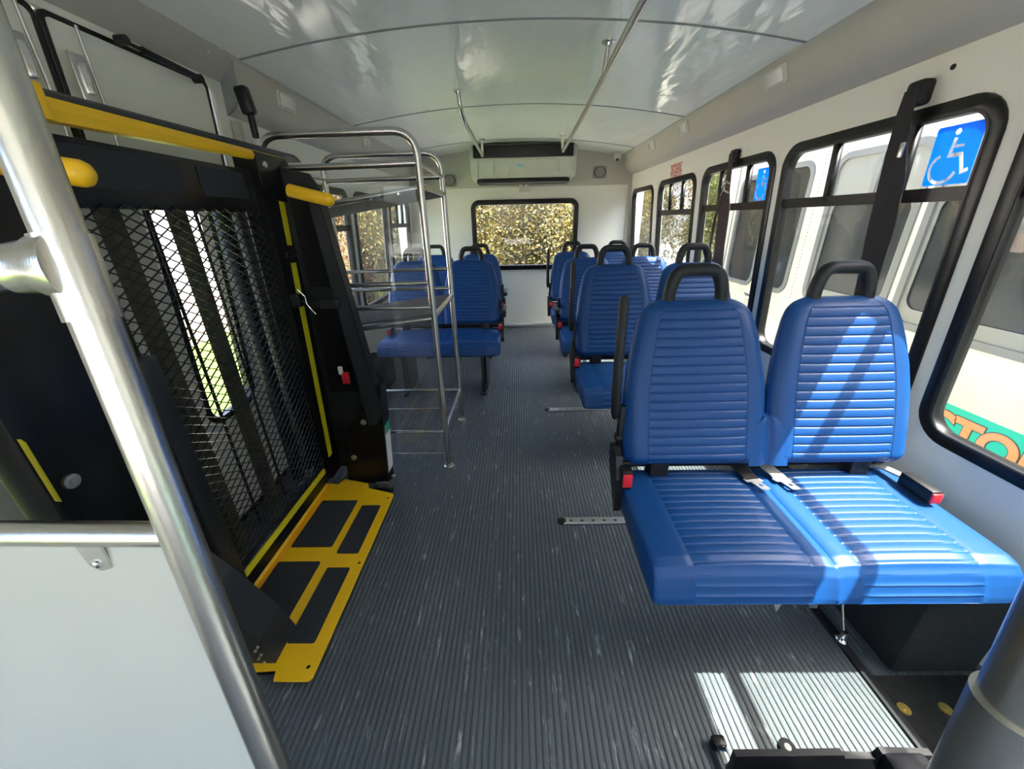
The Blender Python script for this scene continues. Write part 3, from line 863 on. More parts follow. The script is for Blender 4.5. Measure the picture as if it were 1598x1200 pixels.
# upper post bracket with slots
me = mapped(plate_mesh([[(1.60, 1.38), (1.80, 1.36), (1.83, 1.50), (1.80, 1.53), (1.60, 1.53)], rrect(1.745, 1.775, 1.41, 1.49, .012)], .004), lambda a, b, c: Vector((-.955 + c, a, b)))
link('pivot_bracket', me, black_m, lift, False)
m = MB(); m.lathe((-.951, 1.645, 1.492), (1, 0, 0), [(0, .012), (.005, .011)], 16); lp(m, 'bolt', alu_m)
# floor flap with grip pads and holes
fl = [(-1.06, .70), (-.76, .72), (-.75, .69), (-.645, .69), (-.636, .70), (-.636, 1.53), (-.648, 1.545), (-.78, 1.585), (-.80, 1.625), (-.94, 1.665), (-.955, 1.62), (-1.01, 1.63), (-1.06, 1.60)]
holes = [[(x + .007 * cos(a * pi / 5), y + .007 * sin(a * pi / 5)) for a in range(10)] for x, y in ((-.66, 1.51), (-.655, 1.12), (-.665, .73))]
me = mapped(plate_mesh([fl] + holes, .003), lambda a, b, c: Vector((a, b, c + .022)))
fp = link('bridge_plate', me, yel_m, lift, False)
for q in ((-.978, -.802, 1.20, 1.492), (-.768, -.676, 1.165, 1.455), (-.985, -.812, .815, 1.125), (-.772, -.680, .80, 1.095)):
    link('grip_pad', mapped(plate_mesh([rrect(*q, .008)], .001), lambda a, b, c: Vector((a, b, c + .0262))), pad_m, fp, False)
m = MB()
for x, y in ((-.905, 1.63), (-.88, 1.622), (-.83, 1.60)): m.lathe((x, y, .025), (0, 0, 1), [(0, .005), (.002, .004)], 10)
lp(m, 'rivets', alu_m, fp)
m = MB(); m.box(-1.05, -.66, .72, 1.60, .0, .018, bev=.002); lp(m, 'plate_base', black_m)
m = MB(); m.prism([(-1.06, .025), (-1.02, .025), (-.995, .040), (-1.03, .075), (-1.06, .075)], lambda a, b: Vector((a, .72, b)), lambda a, b: Vector((a, 1.60, b))); lp(m, 'raised_lip', yel_m, fp, False)
world_kids(lift)

# ================================================================== luggage rack
rack = empty('luggage_rack', (-.73, 2.08, 0), 'stainless tube luggage rack with tilted grey carpet shelves behind the lift', 'luggage rack')
PX, WX, F1, F2 = -.404, -1.055, 1.81, 2.364
def rp(m, name, mm, parent=rack, smooth=True): return m.build(name, mm, parent, smooth)
for y in (F1, F2):
    m = MB(); m.tube(smooth_path([(PX, y, .0), (PX, y, 1.62), (WX, y, 1.615), (WX, y, .0)], .10, 9), .0155, 16); rp(m, 'hoop_post', steel_m)
    for x in (PX, WX):
        m = MB(); m.lathe((x, y, 0), (0, 0, 1), [(0, .030), (.004, .030), (.008, .020), (.02, .018)], 20); rp(m, 'floor_flange', steel_m)
    for z, r_ in ((1.505, .013), (1.02, .011), (.905, .011), (.225, .010), (.085, .004)):
        m = MB(); m.tube([(PX, y, z), (WX, y, z - (.01 if z > 1 else 0))], r_, 12); rp(m, 'cross_rail', steel_m)
for x in (PX, WX):
    for z, r_ in ((1.505, .010), (1.42, .013), (1.02, .010) if x == WX else (.86, .014), (.905, .010) if x == WX else (.23, .010)):
        m = MB(); m.tube([(x, F1, z), (x, F2, z)], r_, 12); rp(m, 'side_rail', steel_m)
def shelf(zr, zl, th, name):
    # tilted towards the wall
    q = MB(); ang = math.atan2(zr - zl, PX - WX)
    q.prism([(PX - .01, zr), (WX + .01, zl), (WX + .01, zl - th), (PX - .01, zr - th)], lambda a, b: Vector((a, F1 + .02, b)), lambda a, b: Vector((a, F2 - .01, b)))
    s_ = rp(q, name, carpet_m, smooth=False)
    q = MB(); q.tube([(PX, F1 + .004, zr - th / 2), (WX, F1 + .004, zl - th / 2)], .012, 12); rp(q, 'shelf_edge_tube', steel_m)
    return s_
shelf(1.425, 1.335, .022, 'upper_shelf')
shelf(.872, .80, .042, 'lower_shelf')
m = MB()
for x in (-.95, -.8, -.62, -.5): m.lathe((x, F1 - .008, 1.405 - (-.404 - x) * .138), (0, -1, 0), [(0, .006), (.004, .004)], 10)
rp(m, 'screws', chrome_m)
m = MB(); m.box(WX + .02, PX - .018, F1 - .020, F1 - .016, .10, 1.42); rp(m, 'acrylic_shield', acry_m, smooth=False)
world_kids(rack)

# ================================================================== ceiling grab rails
def rail_thing(pts, stubs, lab):
    r0 = empty('ceiling_grab_rail', pts[0], lab, 'grab rail', 'ceiling grab rails')
    m = MB(); m.tube(smooth_path(pts, .08, 8), .0135, 16); m.build('tube', steel_m, r0)
    for x, y, z0, z1, f in stubs:
        if z0 is not None:
            m = MB(); m.tube([(x, y, z0), (x + f, y, z1)], .011, 14); m.build('stub', steel_m, r0)
        m = MB(); m.lathe((x + f, y, cz(x + f)), (0, 0, -1), [(0, .030), (.004, .030), (.007, .016), (.015, .014)], 22); m.build('ceiling_flange', steel_m, r0)
    T = Matrix.Translation(r0.location).inverted()
    for c in r0.children: c.data.transform(T)
    return r0
rail_thing([(-.335, 2.75, cz(-.335)), (-.325, 2.75, 1.90), (-.316, 2.85, 1.85), (-.316, 4.22, 1.85), (-.316, 4.22, 1.875), (-.316, 4.24, cz(-.316))], [(-.335, 2.75, None, None, 0), (-.316, 4.24, None, None, 0)], 'steel ceiling grab rail on the left above the aisle, bent up at its near end')
rail_thing([(.374, .2, 1.85), (.374, 1.44, 1.85), (.41, 2.7, 1.85), (.436, 4.11, 1.85), (.436, 4.14, cz(.436))], [(.400, 2.13, 1.85, cz(.42), .015), (.436, 4.14, None, None, 0), (.374, .5, 1.85, cz(.374), 0)], 'long steel ceiling grab rail on the right running to the rear')

# ================================================================== rear evaporator (air conditioner)
ac = empty('air_conditioner', (.08, 4.6, 1.66), 'off-white ribbed air conditioner with black grille above the rear window', 'air conditioner')
prof = [(4.50, 1.945), (4.47, 1.86), (4.485, 1.74), (4.53, 1.685), (4.82, 1.665), (4.82, 1.985), (4.50, 1.985)]
m = MB(); m.prism(prof, lambda a, b: Vector((-.47, a, b)), lambda a, b: Vector((.625, a, b)))
bmesh.ops.bevel(m.bm, geom=[e for e in m.bm.edges if abs(e.verts[0].co.x - e.verts[1].co.x) < 1e-6], offset=.02, segments=3, affect='EDGES')
m.build('housing', offw_m, ac)
for k in range(7):
    x = -.40 + k * .163
    m = MB(); m.prism([(4.455, 1.855), (4.470, 1.74), (4.515, 1.682), (4.54, 1.70), (4.50, 1.76), (4.49, 1.855)], lambda a, b, x=x: Vector((x - .007, a, b)), lambda a, b, x=x: Vector((x + .007, a, b))); m.build('rib', offw_m, ac, False)
m = MB(); m.box(-.43, .585, 4.455, 4.53, 1.862, 1.975, bev=.004); g = m.build('grille', blackp_m, ac)
for k in range(6):
    m = MB(); m.box(-.425, .58, 4.448, 4.458, 1.872 + k * .016, 1.876 + k * .016); m.build('grille_slat', black_m, g, False)
m = MB(); m.box(-.41, .56, 4.53, 4.82, 1.640, 1.672, bev=.003); m.build('lower_vent', blackp_m, ac)
m = MB(); m.prism([(.055 + .045 * cos(a * pi / 12), 1.79 + .014 * sin(a * pi / 12)) for a in range(24)], lambda a, b: Vector((a, 4.466, b)), lambda a, b: Vector((a, 4.48, b))); bd = m.build('badge', mat('badge_blue', (.25, .5, .62), .4), ac, False)
world_kids(ac)
m = MB(); m.box(.035, .135, 4.78, 4.826, 1.565, 1.665, bev=.004); o = m.build('sensor_box', offw_m); tag(o, 'small off-white box mounted under the rear air conditioner', 'sensor box')
m = MB(); m.lathe((.085, 4.78, 1.63), (0, -1, 0), [(0, .009), (.002, .008)], 12); m.build('sensor_hole', blackp_m, o)

# speakers
spkf_m = mat('speaker_frame', (.30, .29, .26), .5)
spk = []
for x, z, lab in ((.93, 1.745, 'square grey speaker grille on the right of the rear air conditioner'), (-.74, 1.70, 'square grey speaker grille on the left of the rear air conditioner')):
    r0 = empty('speaker', (x, 4.825, z), lab, 'speaker', 'rear wall speakers')
    link('frame', mapped(plate_mesh([rrect(-.075, .075, -.062, .062, .018)], .005), lambda a, b, c: Vector((a, -.005 + c, b))), spkf_m, r0)
    me = mapped(plate_mesh([[(.066 * cos(a * pi / 16), .056 * sin(a * pi / 16)) for a in range(32)]], .002), lambda a, b, c: Vector((a, -.011 + c, b)))
    g = link('grille', me, dgrey_m, r0)
    for k in range(9):
        xx = -.048 + k * .012; hh = (.054 ** 2 - min(xx * xx, .0028)) ** .5
        q = MB(); q.box(xx - .003, xx + .003, -.017, -.011, -hh * .93, hh * .93); q.build('slat', cove_m, g, False)
# dome camera
r0 = empty('dome_camera', (1.085, 4.70, 1.88), 'small white dome security camera at the right rear ceiling corner', 'camera')
m = MB(); m.lathe((0, 0, .025), (0, 0, -1), [(0, .040), (.025, .045), (.03, .044)], 24); m.build('base', offw_m, r0)
m = MB(); m.lathe((0, 0, -.004), (0, 0, -1), [(0, .042), (.01, .040), (.025, .032), (.035, .020), (.04, .006)], 24); m.build('dome', offw_m, r0)
m = MB(); m.lathe((-.004, -.018, -.030), (0, -.5, -1), [(0, .016), (.012, .014)], 16); m.build('lens', blackp_m, r0)
# cove lights
def cove_light(x, y, z, nx, nz, lab):
    r0 = empty('cove_light', (x, y, z), lab, 'light', 'rectangular cove lights')
    n = Vector((nx, 0, nz)).normalized(); u = Vector((0, 1, 0)); v = n.cross(u)
    if v.z < 0: v = -v
    fn = lambda a, b, c: u * a + v * b + n * c
    link('bezel', mapped(plate_mesh([rrect(-.075, .075, -.036, .036, .010)], .004), lambda a, b, c: fn(a, b, c + .004)), offw_m, r0)
    me = mapped(plate_mesh([rrect(-.056, .056, -.025, .025, .006)], .004, .002), lambda a, b, c: fn(a, b, c + .010))
    l = link('lens', me, lens_m, r0)
    me = mapped(plate_mesh([[(.0665 + .003 * cos(a), .02 + .003 * sin(a)) for a in (0, 1, 2, 3, 4, 5)]], .001), lambda a, b, c: fn(a, b, c + .009)); link('screw', me, chrome_m, r0)
cove_light(1.181, 2.14, 1.845, -1, -.35, 'rectangular cove light on the right, nearest the camera above the windows')
cove_light(1.181, 3.17, 1.845, -1, -.35, 'middle cove light on the right cove')
cove_light(1.181, 3.85, 1.845, -1, -.35, 'farthest cove light on the right cove, by the rear corner')
cove_light(-1.130, 2.27, 1.835, 1, -.1, 'rectangular cove light on the left cove above the lift')
cove_light(-1.130, 3.35, 1.835, 1, -.1, 'farther cove light on the left cove above the luggage rack')

# ================================================================== shoulder belts hanging on the window pillars
def wpt(y, z, off): return (XR(z) - off, y, z)
r0 = empty('shoulder_belt', (0, 0, 0), 'wide black shoulder belt hanging in front of the second window', 'seat belt', 'hanging shoulder belts')
m = MB(); m.box(XR(1.62) - .045, XR(1.62), 1.455, 1.515, 1.585, 1.655, bev=.012); m.lathe((XR(1.66), 1.42, 1.668), (-1, 0, 0), [(0, .008), (.004, .007)], 10); m.build('anchor', blackp_m, r0)
pts = [(wpt(1.485, 1.63, .045), (0, 1, 0)), (wpt(1.485, 1.57, .05), (0, 1, 0)), (wpt(1.485, 1.48, .045), (0, 1, .1)), (wpt(1.470, 1.38, .045), (0, 1, .1)), (wpt(1.46, 1.2, .045), (0, 1, .05)), (wpt(1.455, 1.02, .045), (0, 1, 0)), (wpt(1.45, .8, .05), (0, 1, 0))]
m = MB(); m.ribbon(pts, [.05, .055, .07, .10, .105, .085, .06], .004); m.build('webbing', web_m, r0)
m = MB(); m.box(XR(1.45) - .055, XR(1.45) - .043, 1.452, 1.468, 1.44, 1.485, bev=.003); m.build('guide', alu_m, r0)
r1 = empty('shoulder_belt', (0, 0, 0), 'looped dark maroon-black shoulder belt hanging in front of the third window', 'seat belt', 'hanging shoulder belts')
m = MB(); m.box(XR(1.60) - .04, XR(1.60), 2.56, 2.62, 1.565, 1.63, bev=.012); m.build('anchor', blackp_m, r1)
m = MB()
m.ribbon([(wpt(2.59, 1.61, .04), (0, 1, 0)), (wpt(2.58, 1.50, .045), (0, 1, 0)), (wpt(2.58, 1.42, .045), (0, 1, 0)), (wpt(2.585, 1.32, .045), (0, 1, 0)), (wpt(2.585, 1.1, .045), (0, 1, 0)), (wpt(2.57, .97, .05), (0, 1, 0)), (wpt(2.56, .8, .05), (0, 1, 0))], [.05, .05, .06, .13, .12, .13, .08], .004)
m.ribbon([(wpt(2.62, 1.42, .05), (0, 1, 0)), (wpt(2.68, 1.25, .05), (0, 1, 0)), (wpt(2.70, 1.08, .05), (0, 1, 0)), (wpt(2.66, .99, .05), (0, .5, .5)), (wpt(2.60, 1.04, .05), (0, 1, 0))], .03, .003)
m.build('webbing', mat('maroon_black_webbing', (.030, .014, .016), .6), r1)
m = MB()
for z in (1.40, 1.45, 1.49): m.ribbon([(wpt(2.54, z, .052), (0, 0, 1)), (wpt(2.60, z + .02, .056), (0, 0, 1)), (wpt(2.64, z - .01, .052), (0, 0, 1))], .012, .003)
m.build('buckle_hardware', chrome_m, r1)
# accessibility stickers on the glass
film_m = glass('clear_sticker_film', (.95, .95, .95), dirt=.25)
def access_sign(y0, y1, z0, z1, lab):
    fn = lambda off: (lambda a, b, c: fR(a, b, c + off))
    r0 = empty('access_sticker', (0, 0, 0), lab, 'sign', 'wheelchair symbol stickers')
    W, H = y1 - y0, z1 - z0
    # u runs to the viewer's right (towards -Y); the symbol is left clear in the blue film
    P = lambda u, v: Vector((y1 - u * W, z0 + v * H))
    def stroke(pts, r):
        q = [P(*p) for p in pts]; L_, R_ = [], []
        for i, p in enumerate(q):
            d0 = (p - q[i - 1]).normalized() if i else (q[1] - p).normalized()
            d1 = (q[i + 1] - p).normalized() if i < len(q) - 1 else d0
            t = (d0 + d1).normalized(); n_ = Vector((-t.y, t.x)); k = r / max(.4, n_.dot(Vector((-d0.y, d0.x))))
            L_.append(p + n_ * k); R_.append(p - n_ * k)
        return [tuple(v) for v in L_ + R_[::-1]]
    loops = [rrect(y0, y1, z0, z1, .008)]
    loops.append(stroke([(.47, .79), (.43, .50), (.68, .50), (.80, .20), (.92, .24)], H * .034))
    loops.append(stroke([(.50, .645), (.68, .645)], H * .024))
    loops.append(stroke([(.37 + .30 * cos(t), .29 + .25 * sin(t)) for t in [R(118 + k * 14) for k in range(17)]], H * .030))
    c_ = P(.47, .885); loops.append([(c_.x + H * .055 * cos(t * pi / 10), c_.y + H * .055 * sin(t * pi / 10)) for t in range(20)])
    link('printed_film', mapped(plate_mesh(loops, .0004), fn(.0085)), signb_m, r0, False)
    link('clear_film', mapped(plate_mesh([rrect(y0 + .001, y1 - .001, z0 + .001, z1 - .001, .008)], .0003), fn(.0095)), film_m, r0, False)
access_sign(1.278, 1.415, 1.352, 1.512, 'blue wheelchair symbol sticker on the second window, nearest the camera')
access_sign(2.245, 2.375, 1.350, 1.505, 'blue wheelchair symbol sticker on the third window, farther back')
# red emergency instructions above window 4
r0 = empty('emergency_lettering', (0, 0, 0), 'four lines of small red lettering on the wall above the fourth right window', 'lettering')
for k, tx in enumerate(('IN EMERGENCY', 'PULL HANDLE', 'PUSH WINDOW', 'TO OPEN OUT')):
    me = text_mesh(tx, .034, .0005, .0006)
    link('text_line', mapped(me, lambda a, b, c, k=k: fR(3.54 - a * 1.0, 1.657 - k * .026 + b, c - .001)), redt_m, r0, False)

# ================================================================== near left stanchion and barrier
PA, PB = Vector((-.3355, .30, 1.322)), Vector((-.2935, .23, .717))
dd = (PB - PA)
top = PA - dd * .75; bot = PA + dd * (1.322 / .605)
st = empty('stanchion', bot, 'tall brushed steel stanchion with tee fitting and side rails in the left foreground', 'stanchion')
PR = .0150
m = MB(); m.tube([top, bot], PR, 32); m.build('pole', steel_m, st)
def along(z): return PA + dd * ((PA.z - z) / .605)
t0, t1 = along(1.277), along(1.216)
m = MB(); m.tube([t0, t1], PR + .0022, 32)
tb = along(1.2555)
branch = [tb, tb + Vector((-.030, -.004, 0)), tb + Vector((-.060, -.02, -.006)), tb + Vector((-.10, -.05, -.02)), tb + Vector((-.2, -.13, -.06))]
m.tube([tb, tb + Vector((-.014, -.003, 0)), tb + Vector((-.020, -.004, 0)), tb + Vector((-.036, -.008, -.001))], [.026, .023, .0195, PR + .0025], 28)
sl = m.build('tee_fitting', steel_m, st)
m = MB(); m.tube(branch[1:], PR - .0005, 24); m.build('branch_rail', steel_m, st)
m = MB(); sc_ = tb + Vector((-.028, -.019, .004)); m.lathe(sc_, (-.05, -1, .25), [(0, .005), (.0015, .0045), (.0025, .002)], 18); m.build('screw', chrome_m, sl)
rz = along(1.02)
m = MB(); m.tube([rz, rz + Vector((-.70, .0, .012))], .0115, 24); m.build('horizontal_rail', steel_m, st)
world_kids(st)
bp = empty('barrier_panel', (-.6, .25, 0), 'pale laminate barrier panel hanging under the near horizontal steel rail', 'panel')
pt = along(1.0); pb = along(.25)
m = MB(); m.prism([(pt.x - .016, 1.006), (pb.x - .014, .25), (-1.05, .25), (-1.05, 1.016)], lambda a, b: Vector((a, pt.y + .004 - (1.0 - b) * .115, b)), lambda a, b: Vector((a, pt.y + .008 - (1.0 - b) * .115, b)))
m.build('sheet', alup_m, bp, False)
m = MB(); cx_, cz_ = pt.x - .093, .985
q = [(cx_ - .012, cz_ + .022), (cx_ - .008, cz_ - .004), (cx_ + .001, cz_ - .009), (cx_ + .011, cz_ - .005), (cx_ + .012, cz_ + .022)]
m.prism(q, lambda a, b: Vector((a, pt.y + .000, b)), lambda a, b: Vector((a, pt.y + .0025, b))); tb_ = m.build('mounting_tab', alu_m, bp, False)
m = MB(); m.lathe((cx_, pt.y, cz_ + .001), (0, -1, 0), [(0, .0045), (.002, .004), (.003, .002)], 16); m.build('screw', chrome_m, tb_)
world_kids(bp)
# near right stanchion
st2 = empty('stanchion', (.33, .10, 0), 'thick brushed steel stanchion with sleeve cut off by the bottom right corner', 'stanchion')
b_, a_ = Vector((.3310, .1453, .9204)), Vector((.3200, .154, 1.0675)); a_ = b_ + (a_ - b_) * 4
d_ = (b_ - a_).normalized()
m = MB(); j_ = b_ - d_ * .058; m.tube([a_, j_], .0205, 40); m.build('pole', steel_m, st2)
m = MB(); m.tube([j_ - d_ * .002, b_ + d_ * .85], .0235, 40); m.build('sleeve', steel_m, st2)
world_kids(st2)
# black plastic organiser at the bottom edge
cn = empty('plastic_console', (.62, .38, 0), 'black plastic console edge with round hole at the bottom of the picture', 'console')
m = MB(); m.prism([(.44, .0), (.84, .0), (.84, .252), (.735, .258), (.73, .238), (.665, .240), (.66, .252), (.44, .246)], lambda a, b: Vector((a, .438, b)), lambda a, b: Vector((a, .426, b)))
m.box(.40, .86, .0, .41, .12, .135); m.build('tray_front', blackp_m, cn, False)
m = MB(); m.box(.735, .82, .33, .43, .20, .262, bev=.01); m.build('tray_pocket', blackp_m, cn)
m = MB()
for x in (.46, .52, .58): m.box(x, x + .004, .34, .41, .13, .235)
m.build('stiffening_rib', blackp_m, cn, False)
m = MB(); m.lathe((.555, .441, .235), (0, 0, 1), [(0, .017), (.014, .016)], 20); bo = m.build('boss', blackp_m, cn)
m = MB(); m.lathe((.555, .441, .2492), (0, 0, 1), [(0, .007), (.001, .006)], 16); m.build('boss_hole', offw_m, bo)
world_kids(cn)
m = MB(); m.box(.495, .515, .50, .55, .02, .03, bev=.003); o = m.build('belt_clip', chrome_m)
m.__init__(); m.box(.488, .522, .535, .56, 0.0, .034, bev=.006); m.build('clip_body', blackp_m, o)
tag(o, 'small metal belt clip lying on the ribbed floor at the bottom', 'buckle')

# ================================================================== outside
GZ = -.85
m = MB(); m.box(-60, 60, -40, 60, GZ - .1, GZ); o = m.build('ground', asph_m); tag(o, kind='structure')
m = MB(); m.box(-6.2, -3.2, -6, 20, GZ, GZ + .05); o = m.build('lawn', grass_m); tag(o, 'bright green lawn strip outside beyond the lift door window', 'lawn')
m = MB(); m.box(-9.0, -6.2, -6, 20, GZ, GZ + .35); o = m.build('raised_bed', pink_m); tag(o, 'pale brick coloured raised bed beyond the lawn', 'raised bed')
m = MB(); m.box(-13, -12.6, 2, 26, GZ, 3.6)
o = m.build('white_outbuilding', mat('white_siding', (.75, .75, .72), .6)); tag(o, 'plain white building wall far out beyond the lift door window', 'building')
# ---- the neighbouring bus
bus = empty('parked_bus', (2.6, 1.2, GZ), 'white bus with teal stripe and orange letters parked alongside the right windows', 'bus')
BX = 2.6
fBus = lambda a, b, c: Vector((BX + c, a, b))
wins = [(4.37, 4.95, .55, 1.66), (3.80, 4.30, .56, 1.70), (2.74, 3.55, .56, 1.70), (1.70, 2.67, .56, 1.70), (.62, 1.58, .56, 1.70), (-.5, .5, .56, 1.70)]
loops = [[(-4.0, -.50), (5.25, -.50), (5.30, 1.9), (5.15, 2.12), (-4.0, 2.12)]] + [rrect(*w, .12) for w in wins]
link('side_panel', mapped(plate_mesh(loops, .03), lambda a, b, c: fBus(a, b, c + .03)), busw_m, bus, False)
m = MB(); m.grid([[Vector((x, y, z)) for x, z in ((BX, 2.10), (BX + .10, 2.17), (BX + .4, 2.23), (BX + 1.2, 2.26), (BX + 2.0, 2.23), (BX + 2.3, 2.1), (BX + 2.3, -.5), (BX, -.5))] for y in (-4.0, 5.22)])
m.build('roof_and_far_side', busw_m, bus)
m = MB(); m.box(BX + .02, BX + 2.3, 5.16, 5.22, -.5, 2.15); m.build('rear_panel', busw_m, bus)
for k, w in enumerate(wins):
    f_ = link('window_frame', mapped(plate_mesh([rrect(w[0] - .01, w[1] + .01, w[2] - .01, w[3] + .01, .13), rrect(w[0] + .035, w[1] - .035, w[2] + .035, w[3] - .035, .09)], .012), lambda a, b, c: fBus(a, b, c)), busf_m, bus)
    if k in (2, 3, 4, 5): 
        link('grey_overlay', mapped(plate_mesh([rrect(w[0] + .02, w[1] - .02, w[2] + .02, w[3] - .02, .09), rrect(w[0] + .06, w[1] - .06, w[2] + .12, w[2] + .80, .08)], .004), lambda a, b, c: fBus(a, b, c + .010)), busc_m, f_, False)  # grey plate over the rim and upper part of the pane
    if k in (2, 3, 4, 5):
        ym = (w[0] + w[1]) / 2
        q = MB(); q.box(BX - .008, BX + .008, w[0] + .03, w[1] - .03, 1.345, 1.37); q.box(BX - .008, BX + .008, ym - .02, ym + .02, 1.36, 1.67); q.build('window_rail', busf_m, f_, False)
    link('pane', mapped(plate_mesh([rrect(w[0] + .01, w[1] - .01, w[2] + .01, w[3] - .01, .11)], .003), lambda a, b, c: fBus(a, b, c + .022)), busg_m, bus, False)
# door seams, handle, rivet line
m = MB(); m.box(BX - .004, BX + .002, 4.245, 4.26, -.3, 1.9); m.box(BX - .004, BX + .002, 5.03, 5.045, -.3, 1.9); m.build('door_seam', busf_m, bus, False)
m = MB(); m.tube(smooth_path([(BX, 4.40, .45), (BX - .04, 4.40, .45), (BX - .04, 4.40, .28), (BX, 4.40, .28)], .02), .008, 8); m.box(BX - .03, BX, 4.30, 4.42, .42, .47, bev=.006); m.build('door_handle', chrome_m, bus)
m = MB()
for k in range(44): m.lathe((BX, 3.70, .55 + k * .03), (-1, 0, 0), [(0, .006), (.003, .004)], 6)
m.build('rivet_row', busf_m, bus)
m = MB(); m.box(BX - .003, BX, -4.0, 3.2, -.22, .205); m.build('teal_stripe', teal_m, bus, False)
xpos = 2.415
for ch, wdt in (('V', .145), ('I', .085), ('C', .16), ('T', .14), ('O', .18), ('R', .155)):
    yc = xpos - wdt / 2
    a = text_mesh(ch, .235, .001, .009)
    lt = link('letter', mapped(a, lambda u, v, c, yc=yc: Vector((BX - .006 + c, yc - u * 1.0, .062 + v))), oran_m, bus, False)
    b = text_mesh(ch, .235, .001, .015)
    link('letter_outline', mapped(b, lambda u, v, c, yc=yc: Vector((BX - .0035 + c * .5, yc - u * 1.0, .062 + v))), dark_m, lt, False)
    xpos -= wdt
for y in (3.9, -2.6):
    m = MB(); m.lathe((BX + .03, y, GZ + .42), (1, 0, 0), [(0, .40), (.02, .42), (.24, .42), (.26, .40)], 32); m.build('wheel', blackp_m, bus)
world_kids(bus)

# ---- grey building, fence and sky side behind the right rear windows
bld = empty('grey_shed', (9, 16, GZ), 'long grey shed far behind the bus seen through the rear right windows', 'building')
m = MB(); m.box(3.5, 15, 17, 20, GZ, 2.6); m.build('wall', bldg_m, bld, False)
m = MB(); m.prism([(16.7, 2.6), (20.3, 2.6), (18.5, 3.3)], lambda a, b: Vector((3.2, a, b)), lambda a, b: Vector((15.2, a, b))); m.build('roof', fence_m, bld, False)
world_kids(bld)
fen = empty('white_fence', (5, 11, GZ), 'white picket railing in front of the grey shed', 'fence')
m = MB(); m.box(3.4, 9.5, 10.98, 11.02, GZ + 1.25, GZ + 1.33); m.build('top_rail', fence_m, fen, False)
m = MB(); m.box(3.4, 9.5, 10.98, 11.02, GZ + .2, GZ + .28); m.build('bottom_rail', fence_m, fen, False)
pk = None
for k in range(50):
    if pk is None:
        q = MB(); q.box(3.43, 3.47, 10.99, 11.01, GZ, GZ + 1.42); pk = q.build('picket', fence_m, fen, False); o = pk
    else:
        o = pk.copy(); COL.objects.link(o); o.parent = fen; o.location = (k * .12, 0, 0)
T = Matrix.Translation(fen.location).inverted()
for me_ in {c.data for c in fen.children}: me_.transform(T)

# ---- trees
def crown_mesh(n, rx, ry, rz, leaf, seed, lm, clumps=26):
    rnd = random.Random(seed)
    cl = []
    for _ in range(clumps):
        while True:
            p = Vector((rnd.uniform(-1, 1), rnd.uniform(-1, 1), rnd.uniform(-1, 1)))
            if .15 < p.length < 1: break
        cl.append((Vector((p.x * rx * .8, p.y * ry * .8, p.z * rz * .8)), rnd.uniform(.22, .42)))
    vs, fs = [], []
    for i in range(n):
        c, r_ = rnd.choice(cl)
        d = Vector((rnd.gauss(0, 1), rnd.gauss(0, 1), rnd.gauss(0, 1))).normalized()
        q = c + Vector((d.x * rx, d.y * ry, d.z * rz)) * (r_ * rnd.random() ** .4)
        a = Vector((rnd.gauss(0, 1), rnd.gauss(0, 1), rnd.gauss(0, 1))).normalized()
        b = a.orthogonal().normalized(); s_ = leaf * rnd.uniform(.6, 1.3)
        k = len(vs)
        vs += [q - a * s_, q + b * s_ * .5, q + a * s_, q - b * s_ * .5]
        fs.append((k, k + 1, k + 2, k + 3))
    me = bpy.data.meshes.new('crown'); me.from_pydata([tuple(v) for v in vs], [], fs); me.materials.append(lm)
    return me
CR = {}
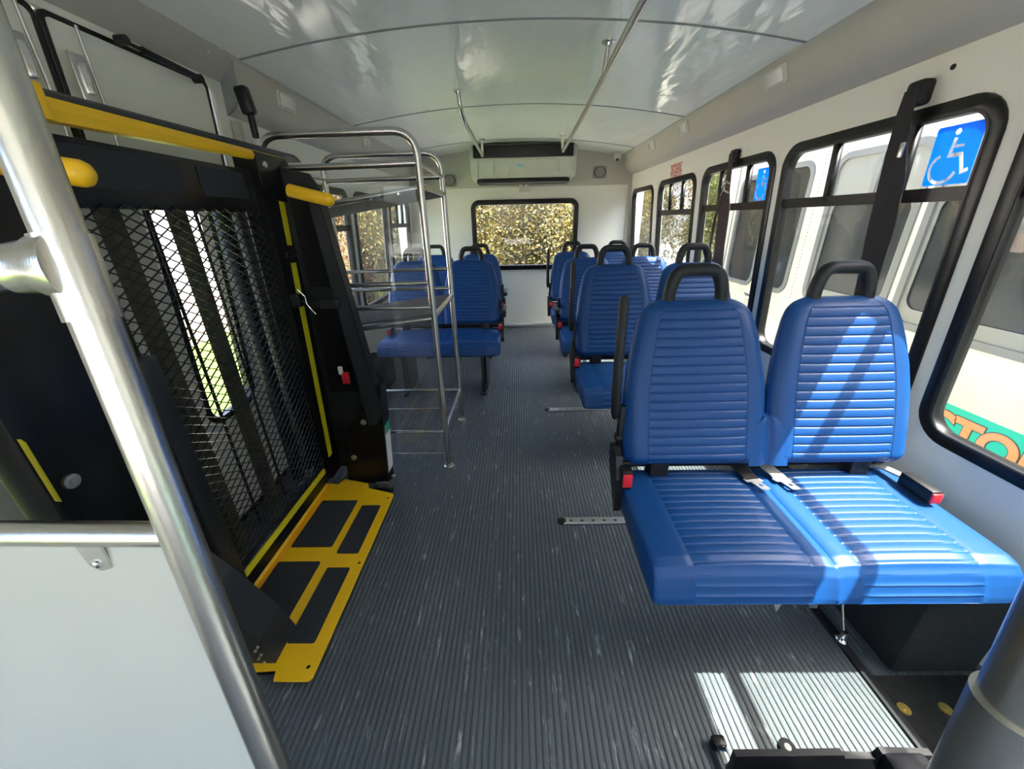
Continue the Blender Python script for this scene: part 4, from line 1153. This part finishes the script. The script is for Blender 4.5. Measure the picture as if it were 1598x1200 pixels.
def tree(x, y, zc, rx, ry, rz, key, label, name='autumn_tree', n=45000, leaf=.034):
    r0 = empty(name, (x, y, GZ), label, 'tree' if 'tree' in name else 'shrub', 'trees and shrubs around the bus')
    lm = {'y': leaf_y, 'r': leaf_r, 'g': leaf_g}[key]
    kk = (key, n, leaf)
    if kk not in CR: CR[kk] = crown_mesh(n, 1, 1, 1, leaf / 1.8, hash(key) % 97 if False else ord(key) + n % 89, lm, 34)
    o = bpy.data.objects.new('crown', CR[kk]); COL.objects.link(o); o.parent = r0
    o.location = (0, 0, zc - GZ); o.scale = (rx, ry, rz); o.rotation_euler = (0, 0, random.uniform(0, 6.28)); o['kind'] = 'stuff'
    m = MB(); hz = zc - GZ
    m.tube([(0, 0, 0), (.05, .03, hz * .5), (-.04, 0, hz)], [.13, .09, .05], 10); m.build('trunk', bark_m, r0)
    for k in range(7):
        a = k * 2.4; q = MB(); z0 = hz * (.45 + .07 * k)
        q.tube([(0, 0, z0), (rx * .35 * cos(a), ry * .35 * sin(a), z0 + rz * .3), (rx * .75 * cos(a), ry * .75 * sin(a), z0 + rz * .5)], [.04, .025, .008], 6); q.build('branch', bark_m, r0)
    return r0
NT = [
 (-2.2, 9.0, 1.1, 2.0, 1.5, 2.3, 'y', 'yellow-green autumn tree filling the left of the rear window'),
 (.4, 9.6, 1.0, 2.0, 1.5, 2.2, 'y', 'yellow autumn tree filling the middle of the rear window'),
 (2.6, 10.0, 1.0, 1.9, 1.5, 2.4, 'y', 'golden tree filling the right of the rear window'),
 (-1.2, 13.0, 1.6, 2.6, 1.6, 3.2, 'y', 'tall golden tree behind the left of the rear window trees'),
 (2.8, 13.6, 1.4, 2.6, 1.6, 3.2, 'y', 'tall golden tree behind the right of the rear window trees'),
 (-4.3, 10.2, .9, 1.5, 1.6, 2.3, 'r', 'russet tree nearest the rear left window'),
 (-3.6, 6.9, .2, .9, 1.0, 1.3, 'r', 'low russet shrub tree close outside the rear left windows'),
 (-5.9, 12.6, 1.3, 2.0, 2.0, 2.8, 'r', 'reddish brown tree outside the middle left window'),
 (-2.9, 9.6, 1.1, 1.0, 1.1, 2.2, 'r', 'narrow russet tree just outside the rearmost left window'),
 (-4.2, 15.5, 1.6, 2.4, 1.8, 3.2, 'r', 'tall rusty tree behind the russet ones on the left'),
 (-7.4, 16.0, 1.4, 2.2, 2.0, 3.0, 'r', 'brown autumn tree standing far out on the left'),
 (4.6, 8.6, 1.1, 1.2, 1.4, 2.3, 'g', 'green and brown tree behind the end of the parked bus'),
 (6.8, 12.8, 1.2, 1.8, 1.8, 2.2, 'r', 'brown tree farther out on the right behind the fence'),
 (4.3, 6.9, .6, .9, .9, 1.8, 'r', 'leafy brown tree close to the end of the parked bus'),
]
for i, t_ in enumerate(NT): tree(*t_)
